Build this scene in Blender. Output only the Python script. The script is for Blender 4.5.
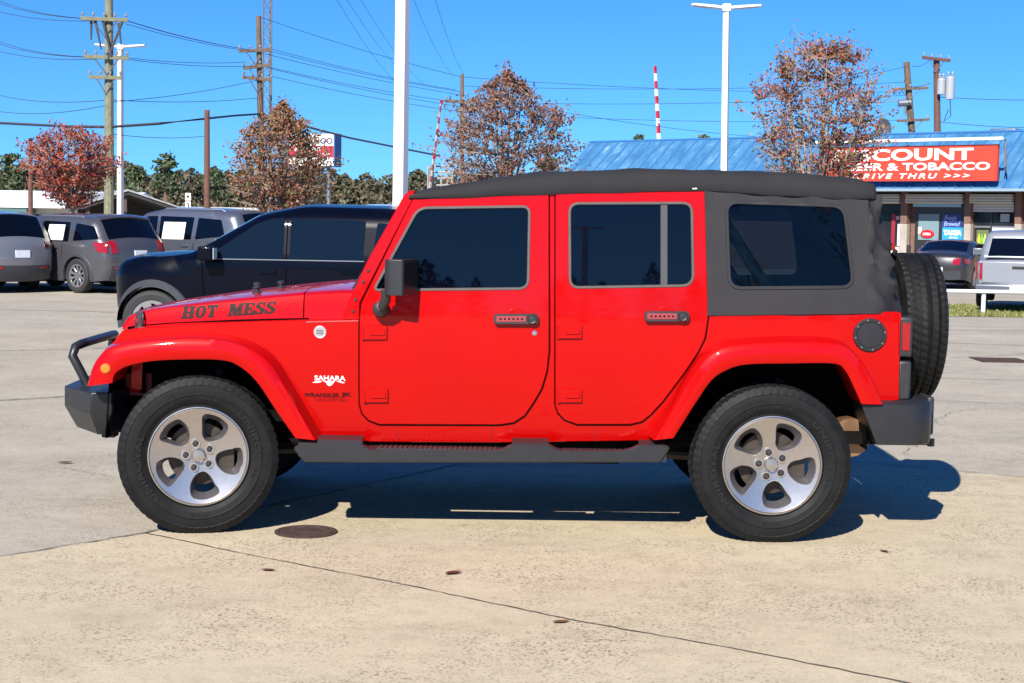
import bpy, bmesh, math, random
from mathutils import Vector, Matrix
from mathutils.geometry import delaunay_2d_cdt
PI = math.pi
R = math.radians
for o in list(bpy.data.objects): bpy.data.objects.remove(o)
scene = bpy.context.scene
COL = scene.collection

# ---------------------------------------------------------------- camera
FPX = 1560.0
CAMH = 1.676
PITCH = math.atan(124.5 / FPX)
ROLL = R(0.9)
cam_d = bpy.data.cameras.new('camera')
cam = bpy.data.objects.new('camera', cam_d); COL.objects.link(cam)
cam_d.sensor_width = 36; cam_d.lens = FPX / 1024 * 36
cam_d.clip_start = 0.1; cam_d.clip_end = 6000
CM = Matrix.Translation((0, 0, CAMH)) @ Matrix.Rotation(PI / 2 - PITCH, 4, 'X') @ Matrix.Rotation(ROLL, 4, 'Z')
cam.matrix_world = CM
scene.camera = cam
CR = CM.to_3x3()

# ---------------------------------------------------------------- light
SUNDIR = Vector((0.46, 1.28, -1.0)).normalized()      # the way the light travels
SUN_STRENGTH = 4.6
SKY_STRENGTH = 0.066
sun_d = bpy.data.lights.new('sun', 'SUN'); sun_d.energy = SUN_STRENGTH; sun_d.angle = R(0.5); sun_d.color = (1.0, 0.95, 0.86)
sun = bpy.data.objects.new('sun', sun_d); COL.objects.link(sun)
sun.rotation_euler = SUNDIR.to_track_quat('-Z', 'Y').to_euler()
sun.location = (-20, -40, 50)
world = bpy.data.worlds.new('World'); scene.world = world; world.use_nodes = True
nt = world.node_tree
sky = nt.nodes.new('ShaderNodeTexSky'); sky.sky_type = 'NISHITA'; sky.sun_disc = False
sky.sun_elevation = math.asin(-SUNDIR.z); sky.sun_rotation = math.atan2(-SUNDIR.x, -SUNDIR.y)
sky.altitude = 0; sky.air_density = 1.0; sky.dust_density = 0.0; sky.ozone_density = 1.5
tcw = nt.nodes.new('ShaderNodeTexCoord')
lift = nt.nodes.new('ShaderNodeVectorMath'); lift.operation = 'ADD'; lift.inputs[1].default_value = (0, 0, 0.065)
nrmv = nt.nodes.new('ShaderNodeVectorMath'); nrmv.operation = 'NORMALIZE'
nt.links.new(tcw.outputs['Generated'], lift.inputs[0]); nt.links.new(lift.outputs[0], nrmv.inputs[0]); nt.links.new(nrmv.outputs[0], sky.inputs['Vector'])
hs = nt.nodes.new('ShaderNodeHueSaturation'); hs.inputs['Saturation'].default_value = 1.25; hs.inputs['Value'].default_value = 1.0
nt.links.new(sky.outputs[0], hs.inputs['Color'])
tint = nt.nodes.new('ShaderNodeVectorMath'); tint.operation = 'MULTIPLY'; tint.inputs[1].default_value = (0.335, 0.735, 1.22)
nt.links.new(hs.outputs[0], tint.inputs[0]); nt.links.new(tint.outputs[0], nt.nodes['Background'].inputs[0])
nt.nodes['Background'].inputs[1].default_value = SKY_STRENGTH
scene.view_settings.view_transform = 'Standard'
scene.view_settings.look = 'None'
scene.view_settings.exposure = 1.0
scene.view_settings.gamma = 1.0
scene.view_settings.use_curve_mapping = False

# ---------------------------------------------------------------- measuring helpers
def at(px, py, Y):
    d = CR @ Vector(((px - 512) / FPX, (341.5 - py) / FPX, -1))
    t = Y / d.y
    return Vector((d.x * t, Y, CAMH + d.z * t))
def smooth01(t):
    t = max(0.0, min(1.0, t)); return t * t * (3 - 2 * t)
def gz(x, y):
    return -0.30 * smooth01((y - 24) / 13) * smooth01((x - 3) / 5) - 0.15 * smooth01((y - 23) / 9) * smooth01((-x - 2) / 4)
def ground(px, py):
    z = 0.0
    for _ in range(8):
        d = CR @ Vector(((px - 512) / FPX, (341.5 - py) / FPX, -1))
        t = (z - CAMH) / d.z
        p = Vector((d.x * t, d.y * t, z)); z = gz(p.x, p.y)
    return p

# ---------------------------------------------------------------- materials
MATS = {}
def mat(name, col, rough=0.5, metal=0.0, coat=0.0, var=0.0, vscale=8.0, bump=0.0, bscale=60.0, spec=0.5, emit=None, coat_rough=0.03, coat_ior=1.5):
    if name in MATS: return MATS[name]
    m = bpy.data.materials.new(name); m.use_nodes = True
    n = m.node_tree.nodes; l = m.node_tree.links; b = n['Principled BSDF']
    c = (col[0], col[1], col[2], 1)
    b.inputs['Base Color'].default_value = c
    b.inputs['Roughness'].default_value = rough; b.inputs['Metallic'].default_value = metal
    b.inputs['Coat Weight'].default_value = coat; b.inputs['Coat Roughness'].default_value = coat_rough; b.inputs['Coat IOR'].default_value = coat_ior
    b.inputs['Specular IOR Level'].default_value = spec
    tc = n.new('ShaderNodeTexCoord')
    if var > 0:
        t = n.new('ShaderNodeTexNoise'); t.inputs['Scale'].default_value = vscale; t.inputs['Detail'].default_value = 6
        l.new(tc.outputs['Object'], t.inputs['Vector'])
        r = n.new('ShaderNodeMapRange'); r.inputs[1].default_value = 0.25; r.inputs[2].default_value = 0.75
        r.inputs[3].default_value = 1 - var; r.inputs[4].default_value = 1 + var
        l.new(t.outputs['Fac'], r.inputs[0])
        mx = n.new('ShaderNodeVectorMath'); mx.operation = 'SCALE'; mx.inputs[0].default_value = col
        l.new(r.outputs[0], mx.inputs['Scale']); l.new(mx.outputs[0], b.inputs['Base Color'])
        rr = n.new('ShaderNodeMapRange'); rr.inputs[3].default_value = max(0, rough * (1 - var * .6)); rr.inputs[4].default_value = min(1, rough * (1 + var * .6))
        l.new(t.outputs['Fac'], rr.inputs[0]); l.new(rr.outputs[0], b.inputs['Roughness'])
    if bump > 0:
        t2 = n.new('ShaderNodeTexNoise'); t2.inputs['Scale'].default_value = bscale; t2.inputs['Detail'].default_value = 4
        l.new(tc.outputs['Object'], t2.inputs['Vector'])
        bp = n.new('ShaderNodeBump'); bp.inputs['Strength'].default_value = bump; bp.inputs['Distance'].default_value = 0.01
        l.new(t2.outputs['Fac'], bp.inputs['Height']); l.new(bp.outputs[0], b.inputs['Normal'])
    if emit: b.inputs['Emission Color'].default_value = (*emit[:3], 1); b.inputs['Emission Strength'].default_value = emit[3]
    MATS[name] = m
    return m
def glass_mat(name, tint, see):
    m = bpy.data.materials.new(name); m.use_nodes = True
    n = m.node_tree.nodes; l = m.node_tree.links; b = n['Principled BSDF']
    b.inputs['Base Color'].default_value = (*tint, 1); b.inputs['Roughness'].default_value = 0.015; b.inputs['Specular IOR Level'].default_value = 0.34
    b.inputs['IOR'].default_value = 1.52
    tr = n.new('ShaderNodeBsdfTransparent'); tr.inputs[0].default_value = (.75, .85, .95, 1)
    mx = n.new('ShaderNodeMixShader'); mx.inputs[0].default_value = see
    l.new(b.outputs[0], mx.inputs[1]); l.new(tr.outputs[0], mx.inputs[2]); l.new(mx.outputs[0], n['Material Output'].inputs[0])
    MATS[name] = m
    return m
RED = mat('red_paint', (0.42, 0.0010, 0.0008), 0.38, 0.20, 0.65, 0.03, 3.0, bump=0.010, bscale=1.8, spec=0.05, coat_ior=1.42)
BLACKP = mat('black_plastic', (0.022, 0.022, 0.024), 0.45, 0, 0, 0.18, 25, bump=0.08, bscale=400)
GREYP = mat('grey_plastic', (0.0140, 0.0140, 0.0158), 0.42, 0, 0, 0.10, 12, bump=0.08, bscale=500)
RUBBER = mat('rubber', (0.0068, 0.0068, 0.0072), 0.62, 0, 0, 0.35, 14, bump=0.10, bscale=180, spec=0.20)
STEELK = mat('black_steel', (0.018, 0.019, 0.021), 0.38, 0.2, 0, 0.12, 20, bump=0.05, bscale=500)
DARK = mat('dark_underbody', (0.0055, 0.0055, 0.0055), 0.9, 0, 0, 0.4, 9, spec=0.05)
GAP = mat('gap_black', (0.004, 0.002, 0.002), 0.8, spec=0.0)
FABRIC = mat('top_fabric', (0.0185, 0.018, 0.0195), 0.85, 0, 0, 0.16, 5, bump=0.20, bscale=220, spec=0.25)
FABRIC2 = mat('flat_fabric', (0.0205, 0.0195, 0.0215), 0.62, 0, 0, 0.14, 6, bump=0.10, bscale=220, spec=0.3)
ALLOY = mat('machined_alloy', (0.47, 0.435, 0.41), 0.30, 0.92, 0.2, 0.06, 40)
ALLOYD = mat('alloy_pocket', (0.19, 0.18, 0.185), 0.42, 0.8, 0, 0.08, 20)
CHROME = mat('chrome', (0.75, 0.75, 0.76), 0.12, 1.0)
BRAKE = mat('brake_iron', (0.07, 0.055, 0.045), 0.5, 0.7, 0, 0.25, 15)
TRIM = mat('window_trim', (0.105, 0.09, 0.08), 0.42, 0.3, 0, 0.1, 20)
DECAL = mat('decal_dark', (0.022, 0.012, 0.012), 0.6, 0.0, spec=.15)
DECALR = mat('decal_dull_red', (0.20, 0.003, 0.003), 0.6, spec=.1)
WHITE = mat('white_decal', (0.75, 0.74, 0.72), 0.4)
SEAT = mat('seat_cloth', (0.20, 0.15, 0.11), 0.9, 0, 0, 0.15, 10)
TAN = mat('tan_leather', (0.45, 0.30, 0.18), 0.7, 0, 0, 0.1, 10)
LENSR = mat('red_lens', (0.26, 0.004, 0.006), 0.12, 0, 0.6)
LENSA = mat('amber_lens', (0.75, 0.16, 0.01), 0.2, 0, 0.5)
LENSW = mat('clear_lens', (0.6, 0.62, 0.65), 0.1, 0.2, 0.6)
GLASSJ = glass_mat('tinted_glass', (0.0010, 0.0012, 0.0042), 0.06)
GLASSQ = glass_mat('smoke_vinyl', (0.001, 0.0018, 0.0055), 0.55)
GLASSK = glass_mat('dark_car_glass', (0.0015, 0.002, 0.0045), 0.0)
GLASSC = glass_mat('clear_car_glass', (0.004, 0.008, 0.014), 0.0)
WPOLE = mat('white_pole_paint', (0.66, 0.66, 0.67), 0.45, 0, 0, 0.04, 2)
WOOD = mat('pole_wood', (0.13, 0.085, 0.055), 0.9, 0, 0, 0.3, 6, bump=0.3, bscale=20)
WOODG = mat('pole_wood_green', (0.17, 0.17, 0.11), 0.9, 0, 0, 0.25, 6, bump=0.3, bscale=20)
WOODR = mat('pole_wood_red', (0.12, 0.055, 0.04), 0.9, 0, 0, 0.25, 6, bump=0.3, bscale=20)
GALV = mat('galvanised', (0.21, 0.215, 0.235), 0.5, 0.6, 0, 0.1, 5)
WIRE = mat('wire_black', (0.03, 0.035, 0.05), 0.7)
PORC = mat('porcelain', (0.22, 0.21, 0.21), 0.3)

# ---------------------------------------------------------------- object helpers
def tag(o, label=None, cat=None, group=None, kind=None):
    if label: o['label'] = label
    if cat: o['category'] = cat
    if group: o['group'] = group
    if kind: o['kind'] = kind
    return o
def empty(name, loc=(0, 0, 0), rz=0.0):
    o = bpy.data.objects.new(name, None); COL.objects.link(o)
    o.location = loc; o.rotation_euler = (0, 0, rz); o.empty_display_size = 0.3
    return o
def obj(name, bm, m, parent=None, loc=(0, 0, 0), smooth=32, mats=None, fix=True):
    if fix: bmesh.ops.recalc_face_normals(bm, faces=bm.faces[:])
    me = bpy.data.meshes.new(name); bm.to_mesh(me); bm.free()
    for q in (mats or [m]): me.materials.append(q)
    if smooth:
        for p in me.polygons: p.use_smooth = True
        me.set_sharp_from_angle(angle=R(smooth))
    o = bpy.data.objects.new(name, me); COL.objects.link(o)
    o.parent = parent; o.location = loc
    return o
def bevel(o, w, seg=2, ang=30):
    b = o.modifiers.new('bevel', 'BEVEL'); b.width = w; b.segments = seg; b.limit_method = 'ANGLE'; b.angle_limit = R(ang)
    b.harden_normals = False
    return o
def NB(): return bmesh.new()
def box(bm, x0, x1, y0, y1, z0, z1, mi=0, M=None):
    v = [bm.verts.new((x, y, z)) for z in (z0, z1) for y in (y0, y1) for x in (x0, x1)]
    if M is not None:
        for q in v: q.co = M @ q.co
    for f in ((0, 1, 3, 2), (4, 6, 7, 5), (0, 4, 5, 1), (2, 3, 7, 6), (0, 2, 6, 4), (1, 5, 7, 3)):
        bm.faces.new([v[i] for i in f]).material_index = mi
    return v
def prism(bm, pts, f0, f1, mi=0):
    """pts 2D; f0(u,v), f1(u,v) -> 3D for the two caps"""
    a = [bm.verts.new(f0(*p)) for p in pts]; b = [bm.verts.new(f1(*p)) for p in pts]
    n = len(pts)
    bm.faces.new(a).material_index = mi; bm.faces.new(b[::-1]).material_index = mi
    for i in range(n):
        bm.faces.new((a[i], b[i], b[(i + 1) % n], a[(i + 1) % n])).material_index = mi
def frame_of(d):
    d = d.normalized(); u = Vector((0, 0, 1)) if abs(d.z) < 0.9 else Vector((1, 0, 0))
    a = d.cross(u).normalized(); return a, d.cross(a).normalized()
def tube(bm, pts, r, n=8, caps=True, mi=0):
    pts = [Vector(p) for p in pts]
    rs = r if isinstance(r, (list, tuple)) else [r] * len(pts)
    rings = []
    a = None
    for i, p in enumerate(pts):
        d = (pts[min(i + 1, len(pts) - 1)] - pts[max(i - 1, 0)])
        if d.length < 1e-9: d = Vector((0, 0, 1))
        d.normalize()
        if a is None: a, b = frame_of(d)
        else:
            a = (a - d * a.dot(d)); a = a.normalized() if a.length > 1e-6 else frame_of(d)[0]
            b = d.cross(a)
        rings.append([bm.verts.new(p + (a * math.cos(2 * PI * k / n) + b * math.sin(2 * PI * k / n)) * rs[i]) for k in range(n)])
    for i in range(len(rings) - 1):
        for k in range(n):
            bm.faces.new((rings[i][k], rings[i][(k + 1) % n], rings[i + 1][(k + 1) % n], rings[i + 1][k])).material_index = mi
    if caps and n > 2:
        bm.faces.new(rings[0][::-1]).material_index = mi; bm.faces.new(rings[-1]).material_index = mi
def lathe(bm, prof, n=32, axis='Z', c=(0, 0, 0), mi=0, caps=True):
    """prof list of (r, h); revolve about axis through c"""
    c = Vector(c); rings = []
    for (r, h) in prof:
        ring = []
        for k in range(n):
            t = 2 * PI * k / n
            x, y = r * math.cos(t), r * math.sin(t)
            if axis == 'Z': p = Vector((x, y, h))
            elif axis == 'Y': p = Vector((x, h, y))
            else: p = Vector((h, x, y))
            ring.append(bm.verts.new(c + p))
        rings.append(ring)
    for i in range(len(rings) - 1):
        for k in range(n):
            bm.faces.new((rings[i][k], rings[i][(k + 1) % n], rings[i + 1][(k + 1) % n], rings[i + 1][k])).material_index = mi
    if caps and prof[0][0] > 1e-6: bm.faces.new(rings[0][::-1]).material_index = mi
    if caps and prof[-1][0] > 1e-6: bm.faces.new(rings[-1]).material_index = mi
def loft(bm, rings, closed=False, mi=0, caps=False):
    vs = [[bm.verts.new(p) for p in r] for r in rings]
    n = len(vs[0])
    for i in range(len(vs) - 1):
        for k in range(n if closed else n - 1):
            bm.faces.new((vs[i][k], vs[i][(k + 1) % n], vs[i + 1][(k + 1) % n], vs[i + 1][k])).material_index = mi
    if caps and closed:
        bm.faces.new(vs[0][::-1]).material_index = mi; bm.faces.new(vs[-1]).material_index = mi
    return vs
def lerp(a, b, t): return a + (b - a) * t
def interp(tab, x):
    if x <= tab[0][0]: return tab[0][1]
    for (x0, y0), (x1, y1) in zip(tab, tab[1:]):
        if x <= x1: return y0 + (y1 - y0) * (x - x0) / (x1 - x0)
    return tab[-1][1]
def area(p): return sum(p[i][0] * p[(i + 1) % len(p)][1] - p[(i + 1) % len(p)][0] * p[i][1] for i in range(len(p))) / 2
def roundpoly(pts, r, n=5):
    out = []; N = len(pts)
    for i in range(N):
        rr = r[i] if isinstance(r, (list, tuple)) else r
        p = Vector(pts[i]); a = Vector(pts[i - 1]) - p; b = Vector(pts[(i + 1) % N]) - p
        m = min(rr, a.length * 0.45, b.length * 0.45)
        if m < 1e-5: out.append((p.x, p.y)); continue
        s = p + a.normalized() * m; e = p + b.normalized() * m
        for k in range(n + 1):
            t = k / n
            q = s * (1 - t) ** 2 + p * 2 * t * (1 - t) + e * t * t
            out.append((q.x, q.y))
    return out
def catmull(pts, n=6, closed=False):
    P = [Vector(p) for p in pts]; out = []; N = len(P)
    for i in range(N if closed else N - 1):
        if closed: p0, p1, p2, p3 = P[i - 1], P[i], P[(i + 1) % N], P[(i + 2) % N]
        else: p0, p1, p2, p3 = P[max(i - 1, 0)], P[i], P[i + 1], P[min(i + 2, N - 1)]
        for k in range(n):
            t = k / n
            out.append(0.5 * (2 * p1 + (p2 - p0) * t + (2 * p0 - 5 * p1 + 4 * p2 - p3) * t * t + (3 * p1 - p0 - 3 * p2 + p3) * t ** 3))
    if not closed: out.append(P[-1])
    return [tuple(q) for q in out]
def densify(loop, sp):
    out = []; N = len(loop)
    for i in range(N):
        a, b = loop[i], loop[(i + 1) % N]
        L = math.hypot(b[0] - a[0], b[1] - a[1])
        if L < 1e-6: continue
        k = max(1, int(math.ceil(L / sp)))
        for j in range(k): out.append((lerp(a[0], b[0], j / k), lerp(a[1], b[1], j / k)))
    return out
def inside(p, loop):
    c = False; x, y = p; j = len(loop) - 1
    for i in range(len(loop)):
        xi, yi = loop[i]; xj, yj = loop[j]
        if (yi > y) != (yj > y) and x < (xj - xi) * (y - yi) / (yj - yi) + xi: c = not c
        j = i
    return c
def segdist(p, loop, closed=True):
    best = 1e9; x, y = p; N = len(loop)
    for i in range(N if closed else N - 1):
        ax, ay = loop[i]; bx, by = loop[(i + 1) % N]
        dx, dy = bx - ax, by - ay; L2 = dx * dx + dy * dy
        t = 0 if L2 == 0 else max(0, min(1, ((x - ax) * dx + (y - ay) * dy) / L2))
        d = (x - ax - t * dx) ** 2 + (y - ay - t * dy) ** 2
        if d < best: best = d
    return math.sqrt(best)
def fill(loops, sp, hexgrid=True, pts_extra=()):
    """triangulate loops[0] minus the other loops, with inner grid points; returns loops (densified), verts, tris, loop index lists"""
    L = [densify(l, sp) for l in loops]
    if area(L[0]) < 0: L[0] = L[0][::-1]
    for i in range(1, len(L)):
        if area(L[i]) > 0: L[i] = L[i][::-1]
    vs = []; es = []; ids = []
    for l in L:
        b = len(vs); vs += l; ids.append(list(range(b, b + len(l))))
        es += [(b + i, b + (i + 1) % len(l)) for i in range(len(l))]
    xs = [p[0] for p in L[0]]; ys = [p[1] for p in L[0]]
    y = min(ys) + sp * .5; row = 0
    while y < max(ys):
        x = min(xs) + sp * (.5 if row % 2 else .25)
        while x < max(xs):
            p = (x, y)
            if inside(p, L[0]) and not any(inside(p, h) for h in L[1:]) and all(segdist(p, h) > sp * .5 for h in L): vs.append(p)
            x += sp
        y += sp; row += 1
    vs += list(pts_extra)
    r = delaunay_2d_cdt([Vector(v) for v in vs], es, [], 0, 1e-7)
    co = [(v.x, v.y) for v in r[0]]
    mp = {}
    for i, o in enumerate(r[3]):
        for q in o: mp[q] = i
    tris = []
    for f in r[2]:
        c = (sum(co[i][0] for i in f) / len(f), sum(co[i][1] for i in f) / len(f))
        p, q, w = (co[i] for i in f[:3]); ar2 = abs((q[0] - p[0]) * (w[1] - p[1]) - (w[0] - p[0]) * (q[1] - p[1]))
        if ar2 < 0.01 * max((q[0] - p[0]) ** 2 + (q[1] - p[1]) ** 2, (w[0] - p[0]) ** 2 + (w[1] - p[1]) ** 2, (w[0] - q[0]) ** 2 + (w[1] - q[1]) ** 2): continue
        if inside(c, L[0]) and not any(inside(c, h) for h in L[1:]): tris.append(f)
    return L, co, tris, [[mp[i] for i in idl] for idl in ids]
def panel(bm, loops, map3, sp=0.08, thick=0.02, ch=0.003, mi=0, rim_mi=None, back=False):
    L, co, tris, ids = fill(loops, sp)
    V = [bm.verts.new(map3(u, v, 0.0)) for (u, v) in co]
    for t in tris:
        try: bm.faces.new([V[i] for i in t]).material_index = mi
        except ValueError: pass
    for l, idl in zip(L, ids):
        n = len(l); r1 = []; r2 = []
        for i in range(n):
            a, p, b = l[i - 1], l[i], l[(i + 1) % n]
            dx, dy = b[0] - a[0], b[1] - a[1]; q = math.hypot(dx, dy) or 1
            nx, ny = dy / q, -dx / q
            u, v = p[0] + nx * ch, p[1] + ny * ch
            r1.append(bm.verts.new(map3(u, v, ch))); r2.append(bm.verts.new(map3(u, v, thick)))
        for i in range(n):
            j = (i + 1) % n
            for q in ((V[idl[i]], V[idl[j]], r1[j], r1[i]), (r1[i], r1[j], r2[j], r2[i])):
                try: bm.faces.new(q).material_index = mi if rim_mi is None else rim_mi
                except ValueError: pass
        if back and l is L[0]:
            try: bm.faces.new(r2).material_index = mi
            except ValueError: pass
    bm.verts.index_update()
def orient(bm, hint, limit=None):
    """recalc, then make the faces that look along hint majority outward"""
    bmesh.ops.recalc_face_normals(bm, faces=bm.faces[:])
    s = sum(f.normal.dot(hint) * f.calc_area() for f in bm.faces)
    if s < 0: bmesh.ops.reverse_faces(bm, faces=bm.faces[:])
def text_mesh(s, offset=0.0, shear=0.0, spacing=1.0, extrude=0.0, bold_x=1.0):
    c = bpy.data.curves.new('t', 'FONT'); c.body = s; c.size = 1; c.offset = offset; c.shear = shear
    c.space_character = spacing; c.resolution_u = 4; c.extrude = extrude
    o = bpy.data.objects.new('t', c); COL.objects.link(o)
    dg = bpy.context.evaluated_depsgraph_get()
    me = bpy.data.meshes.new_from_object(o.evaluated_get(dg))
    bpy.data.objects.remove(o); bpy.data.curves.remove(c)
    vs = [v.co.copy() for v in me.vertices]; fs = [list(p.vertices) for p in me.polygons]
    bpy.data.meshes.remove(me)
    return vs, fs
def put_text(bm, s, map3, u0, u1, v0, v1, offset=0.02, shear=0.0, spacing=1.0, depth=0.0, mi=0):
    vs, fs = text_mesh(s, offset, shear, spacing, 0.5 if depth else 0.0)
    x0 = min(v.x for v in vs); x1 = max(v.x for v in vs); y0 = min(v.y for v in vs); y1 = max(v.y for v in vs)
    V = [bm.verts.new(map3(lerp(u0, u1, (v.x - x0) / (x1 - x0)), lerp(v0, v1, (v.y - y0) / (y1 - y0)), (0.5 - v.z) * depth if depth else 0)) for v in vs]
    for f in fs:
        try: bm.faces.new([V[i] for i in f]).material_index = mi
        except ValueError: pass

# ================================================================ GROUND
def conc(name, c1, c2, speck, seed):
    m = bpy.data.materials.new(name); m.use_nodes = True
    n = m.node_tree.nodes; l = m.node_tree.links; b = n['Principled BSDF']; b.inputs['Roughness'].default_value = 0.9
    b.inputs['Specular IOR Level'].default_value = 0.25
    tc = n.new('ShaderNodeTexCoord')
    def noise(sc, det, rough=0.6, vec=None):
        t = n.new('ShaderNodeTexNoise'); t.inputs['Scale'].default_value = sc; t.inputs['Detail'].default_value = det; t.inputs['Roughness'].default_value = rough
        l.new(vec or tc.outputs['Object'], t.inputs['Vector']); return t.outputs['Fac']
    def ramp(f, p0, p1, c0, c1_):
        r = n.new('ShaderNodeValToRGB'); r.color_ramp.elements[0].position = p0; r.color_ramp.elements[1].position = p1
        r.color_ramp.elements[0].color = (*c0, 1); r.color_ramp.elements[1].color = (*c1_, 1); l.new(f, r.inputs[0]); return r.outputs[0]
    def mul(a, bb, fac=1.0):
        x = n.new('ShaderNodeMix'); x.data_type = 'RGBA'; x.blend_type = 'MULTIPLY'; x.inputs[0].default_value = fac
        l.new(a, x.inputs[6]); l.new(bb, x.inputs[7]); return x.outputs[2]
    mp = n.new('ShaderNodeMapping'); mp.inputs['Location'].default_value = (seed, seed * 2, 0); l.new(tc.outputs['Object'], mp.inputs[0])
    mp2 = n.new('ShaderNodeMapping'); mp2.inputs['Scale'].default_value = (0.9, 1.4, 1); mp2.inputs['Rotation'].default_value = (0, 0, 0.15); l.new(tc.outputs['Object'], mp2.inputs[0])
    base = ramp(noise(0.8, 9, 0.65, mp.outputs[0]), 0.32, 0.68, c2, c1)
    mottled = ramp(noise(7, 8, 0.7, mp.outputs[0]), 0.30, 0.62, (.88, .87, .85), (1.03, 1.02, 1.01))
    stains = ramp(noise(1.7, 7, 0.75, mp2.outputs[0]), 0.38, 0.50, (.72, .70, .68), (1, 1, 1))
    # exposed grit: dark and pale grains, gathered in worn patches
    v = n.new('ShaderNodeTexVoronoi'); v.inputs['Scale'].default_value = 105; l.new(tc.outputs['Object'], v.inputs['Vector'])
    grain = ramp(v.outputs['Color'], 0.18, 0.34, (speck, speck * .93, speck * .88), (1, 1, 1))
    patch = n.new('ShaderNodeMapRange'); patch.inputs[1].default_value = 0.42; patch.inputs[2].default_value = 0.66
    l.new(noise(1.3, 6, 0.7), patch.inputs[0])
    g = n.new('ShaderNodeMix'); g.data_type = 'RGBA'; g.blend_type = 'MULTIPLY'
    c = mul(mul(base, mottled), stains, 0.32)
    mr = n.new('ShaderNodeMath'); mr.operation = 'ADD'; mr.inputs[1].default_value = 0.22; l.new(patch.outputs[0], mr.inputs[0]); mr.use_clamp = True
    l.new(mr.outputs[0], g.inputs[0]); l.new(c, g.inputs[6]); l.new(grain, g.inputs[7])
    # small dark spots (gum, oil drips)
    v2 = n.new('ShaderNodeTexVoronoi'); v2.inputs['Scale'].default_value = 2.6; l.new(tc.outputs['Object'], v2.inputs['Vector'])
    spot = ramp(v2.outputs['Distance'], 0.016, 0.026, (.35, .33, .3), (1, 1, 1))
    l.new(mul(g.outputs[2], spot, 0.6), b.inputs['Base Color'])
    bp = n.new('ShaderNodeBump'); bp.inputs['Strength'].default_value = 0.35; bp.inputs['Distance'].default_value = 0.01
    l.new(noise(110, 4), bp.inputs['Height']); l.new(bp.outputs[0], b.inputs['Normal'])
    return m
CONCG = conc('concrete_grey', (0.405, 0.362, 0.29), (0.325, 0.292, 0.236), 0.55, 0.0)
CONCB = conc('concrete_beige', (0.485, 0.408, 0.285), (0.43, 0.362, 0.255), 0.42, 5.0)
JOINT = mat('joint_filler', (0.085, 0.072, 0.055), 0.95, var=0.4, vscale=3)
def axis_lines(fine0, fine1, step, far):
    a = []; v = fine0
    while v <= fine1: a.append(v); v += step
    out = list(a); s = step
    while out[-1] < far: s *= 1.7; out.append(out[-1] + s)
    s = step
    while out[0] > -far: s *= 1.7; out.insert(0, out[0] - s)
    return out
bm = NB()
gx = axis_lines(-10, 14, 1.0, 2500); gy = axis_lines(20, 42, 1.0, 2500)
rows = [[Vector((x, y, gz(x, y))) for x in gx] for y in gy]
loft(bm, rows)
for f in bm.faces: f.normal_update()
if sum(f.normal.z for f in bm.faces) < 0: bmesh.ops.reverse_faces(bm, faces=bm.faces[:])
tag(obj('ground', bm, CONCG, smooth=30, fix=False), kind='structure')
def gp(px, py, dz=0.0):
    p = ground(px, py); return Vector((p.x, p.y, p.z + dz))
bm = NB()
edge = [gp(-60, 568), gp(0, 558), gp(145, 534), gp(446, 468), gp(620, 466.5), gp(850, 465.5), gp(1024, 477), gp(1160, 486), gp(1400, 900), gp(-300, 900)]
f = bm.faces.new([bm.verts.new((p.x, p.y, 0.004)) for p in edge]); f.normal_update()
if f.normal.z < 0: bmesh.ops.reverse_faces(bm, faces=[f])
tag(obj('parking_slab', bm, CONCB, smooth=0, fix=False), kind='structure')
rnd = random.Random(5)
def joint(pts, w, z=0.008, jit=0.006):
    bm = NB(); P = []
    for a, b in zip(pts, pts[1:]):
        k = max(2, int((b - a).length / 0.06)) if (b - a).length < 14 else 60
        for i in range(k): P.append(a.lerp(b, i / k))
    P.append(pts[-1]); rows = []
    for i, p in enumerate(P):
        d = (P[min(i + 1, len(P) - 1)] - P[max(0, i - 1)]); d.z = 0; d.normalize(); nrm = Vector((-d.y, d.x, 0))
        o = rnd.uniform(-jit, jit); ww = w * rnd.uniform(0.45, 1.3)
        rows.append([Vector((p.x, p.y, gz(p.x, p.y) + z)) + nrm * (o - ww / 2), Vector((p.x, p.y, gz(p.x, p.y) + z)) + nrm * (o + ww / 2)])
    loft(bm, rows)
    for f in bm.faces: f.normal_update()
    if sum(f.normal.z for f in bm.faces) < 0: bmesh.ops.reverse_faces(bm, faces=bm.faces[:])
    tag(obj('pavement_joint', bm, JOINT, smooth=0, fix=False), kind='structure')
def pjoint(px, w, **k): joint([gp(*p) for p in px], w, **k)
pjoint([(-60, 568), (0, 558), (60, 548), (145, 534), (300, 500), (446, 468), (560, 440)], 0.016)
pjoint([(145, 534), (240, 554), (400, 585), (560, 619), (760, 655), (905, 684), (1010, 706)], 0.010)
pjoint([(850, 462), (940, 470), (1024, 478), (1160, 490)], 0.012)
pjoint([(-60, 404), (0, 401), (64, 397), (160, 392)], 0.035)
pjoint([(-60, 352), (60, 350), (120, 348)], 0.03)
pjoint([(-60, 309), (60, 311), (125, 313)], 0.05)
pjoint([(925, 400), (1000, 404), (1100, 410)], 0.014)
pjoint([(930, 378), (1024, 381), (1100, 383)], 0.02)
pjoint([(945, 343), (1024, 346), (1100, 348)], 0.03)
pjoint([(950, 358), (1024, 355), (1100, 352)], 0.02)
pjoint([(945, 330), (1024, 331), (1100, 332)], 0.035)
pjoint([(905, 455), (915, 445), (928, 432), (938, 420), (950, 413), (975, 410)], 0.006, jit=0.03)
pjoint([(0, 470), (60, 468), (115, 478)], 0.004, jit=0.02)

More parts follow.
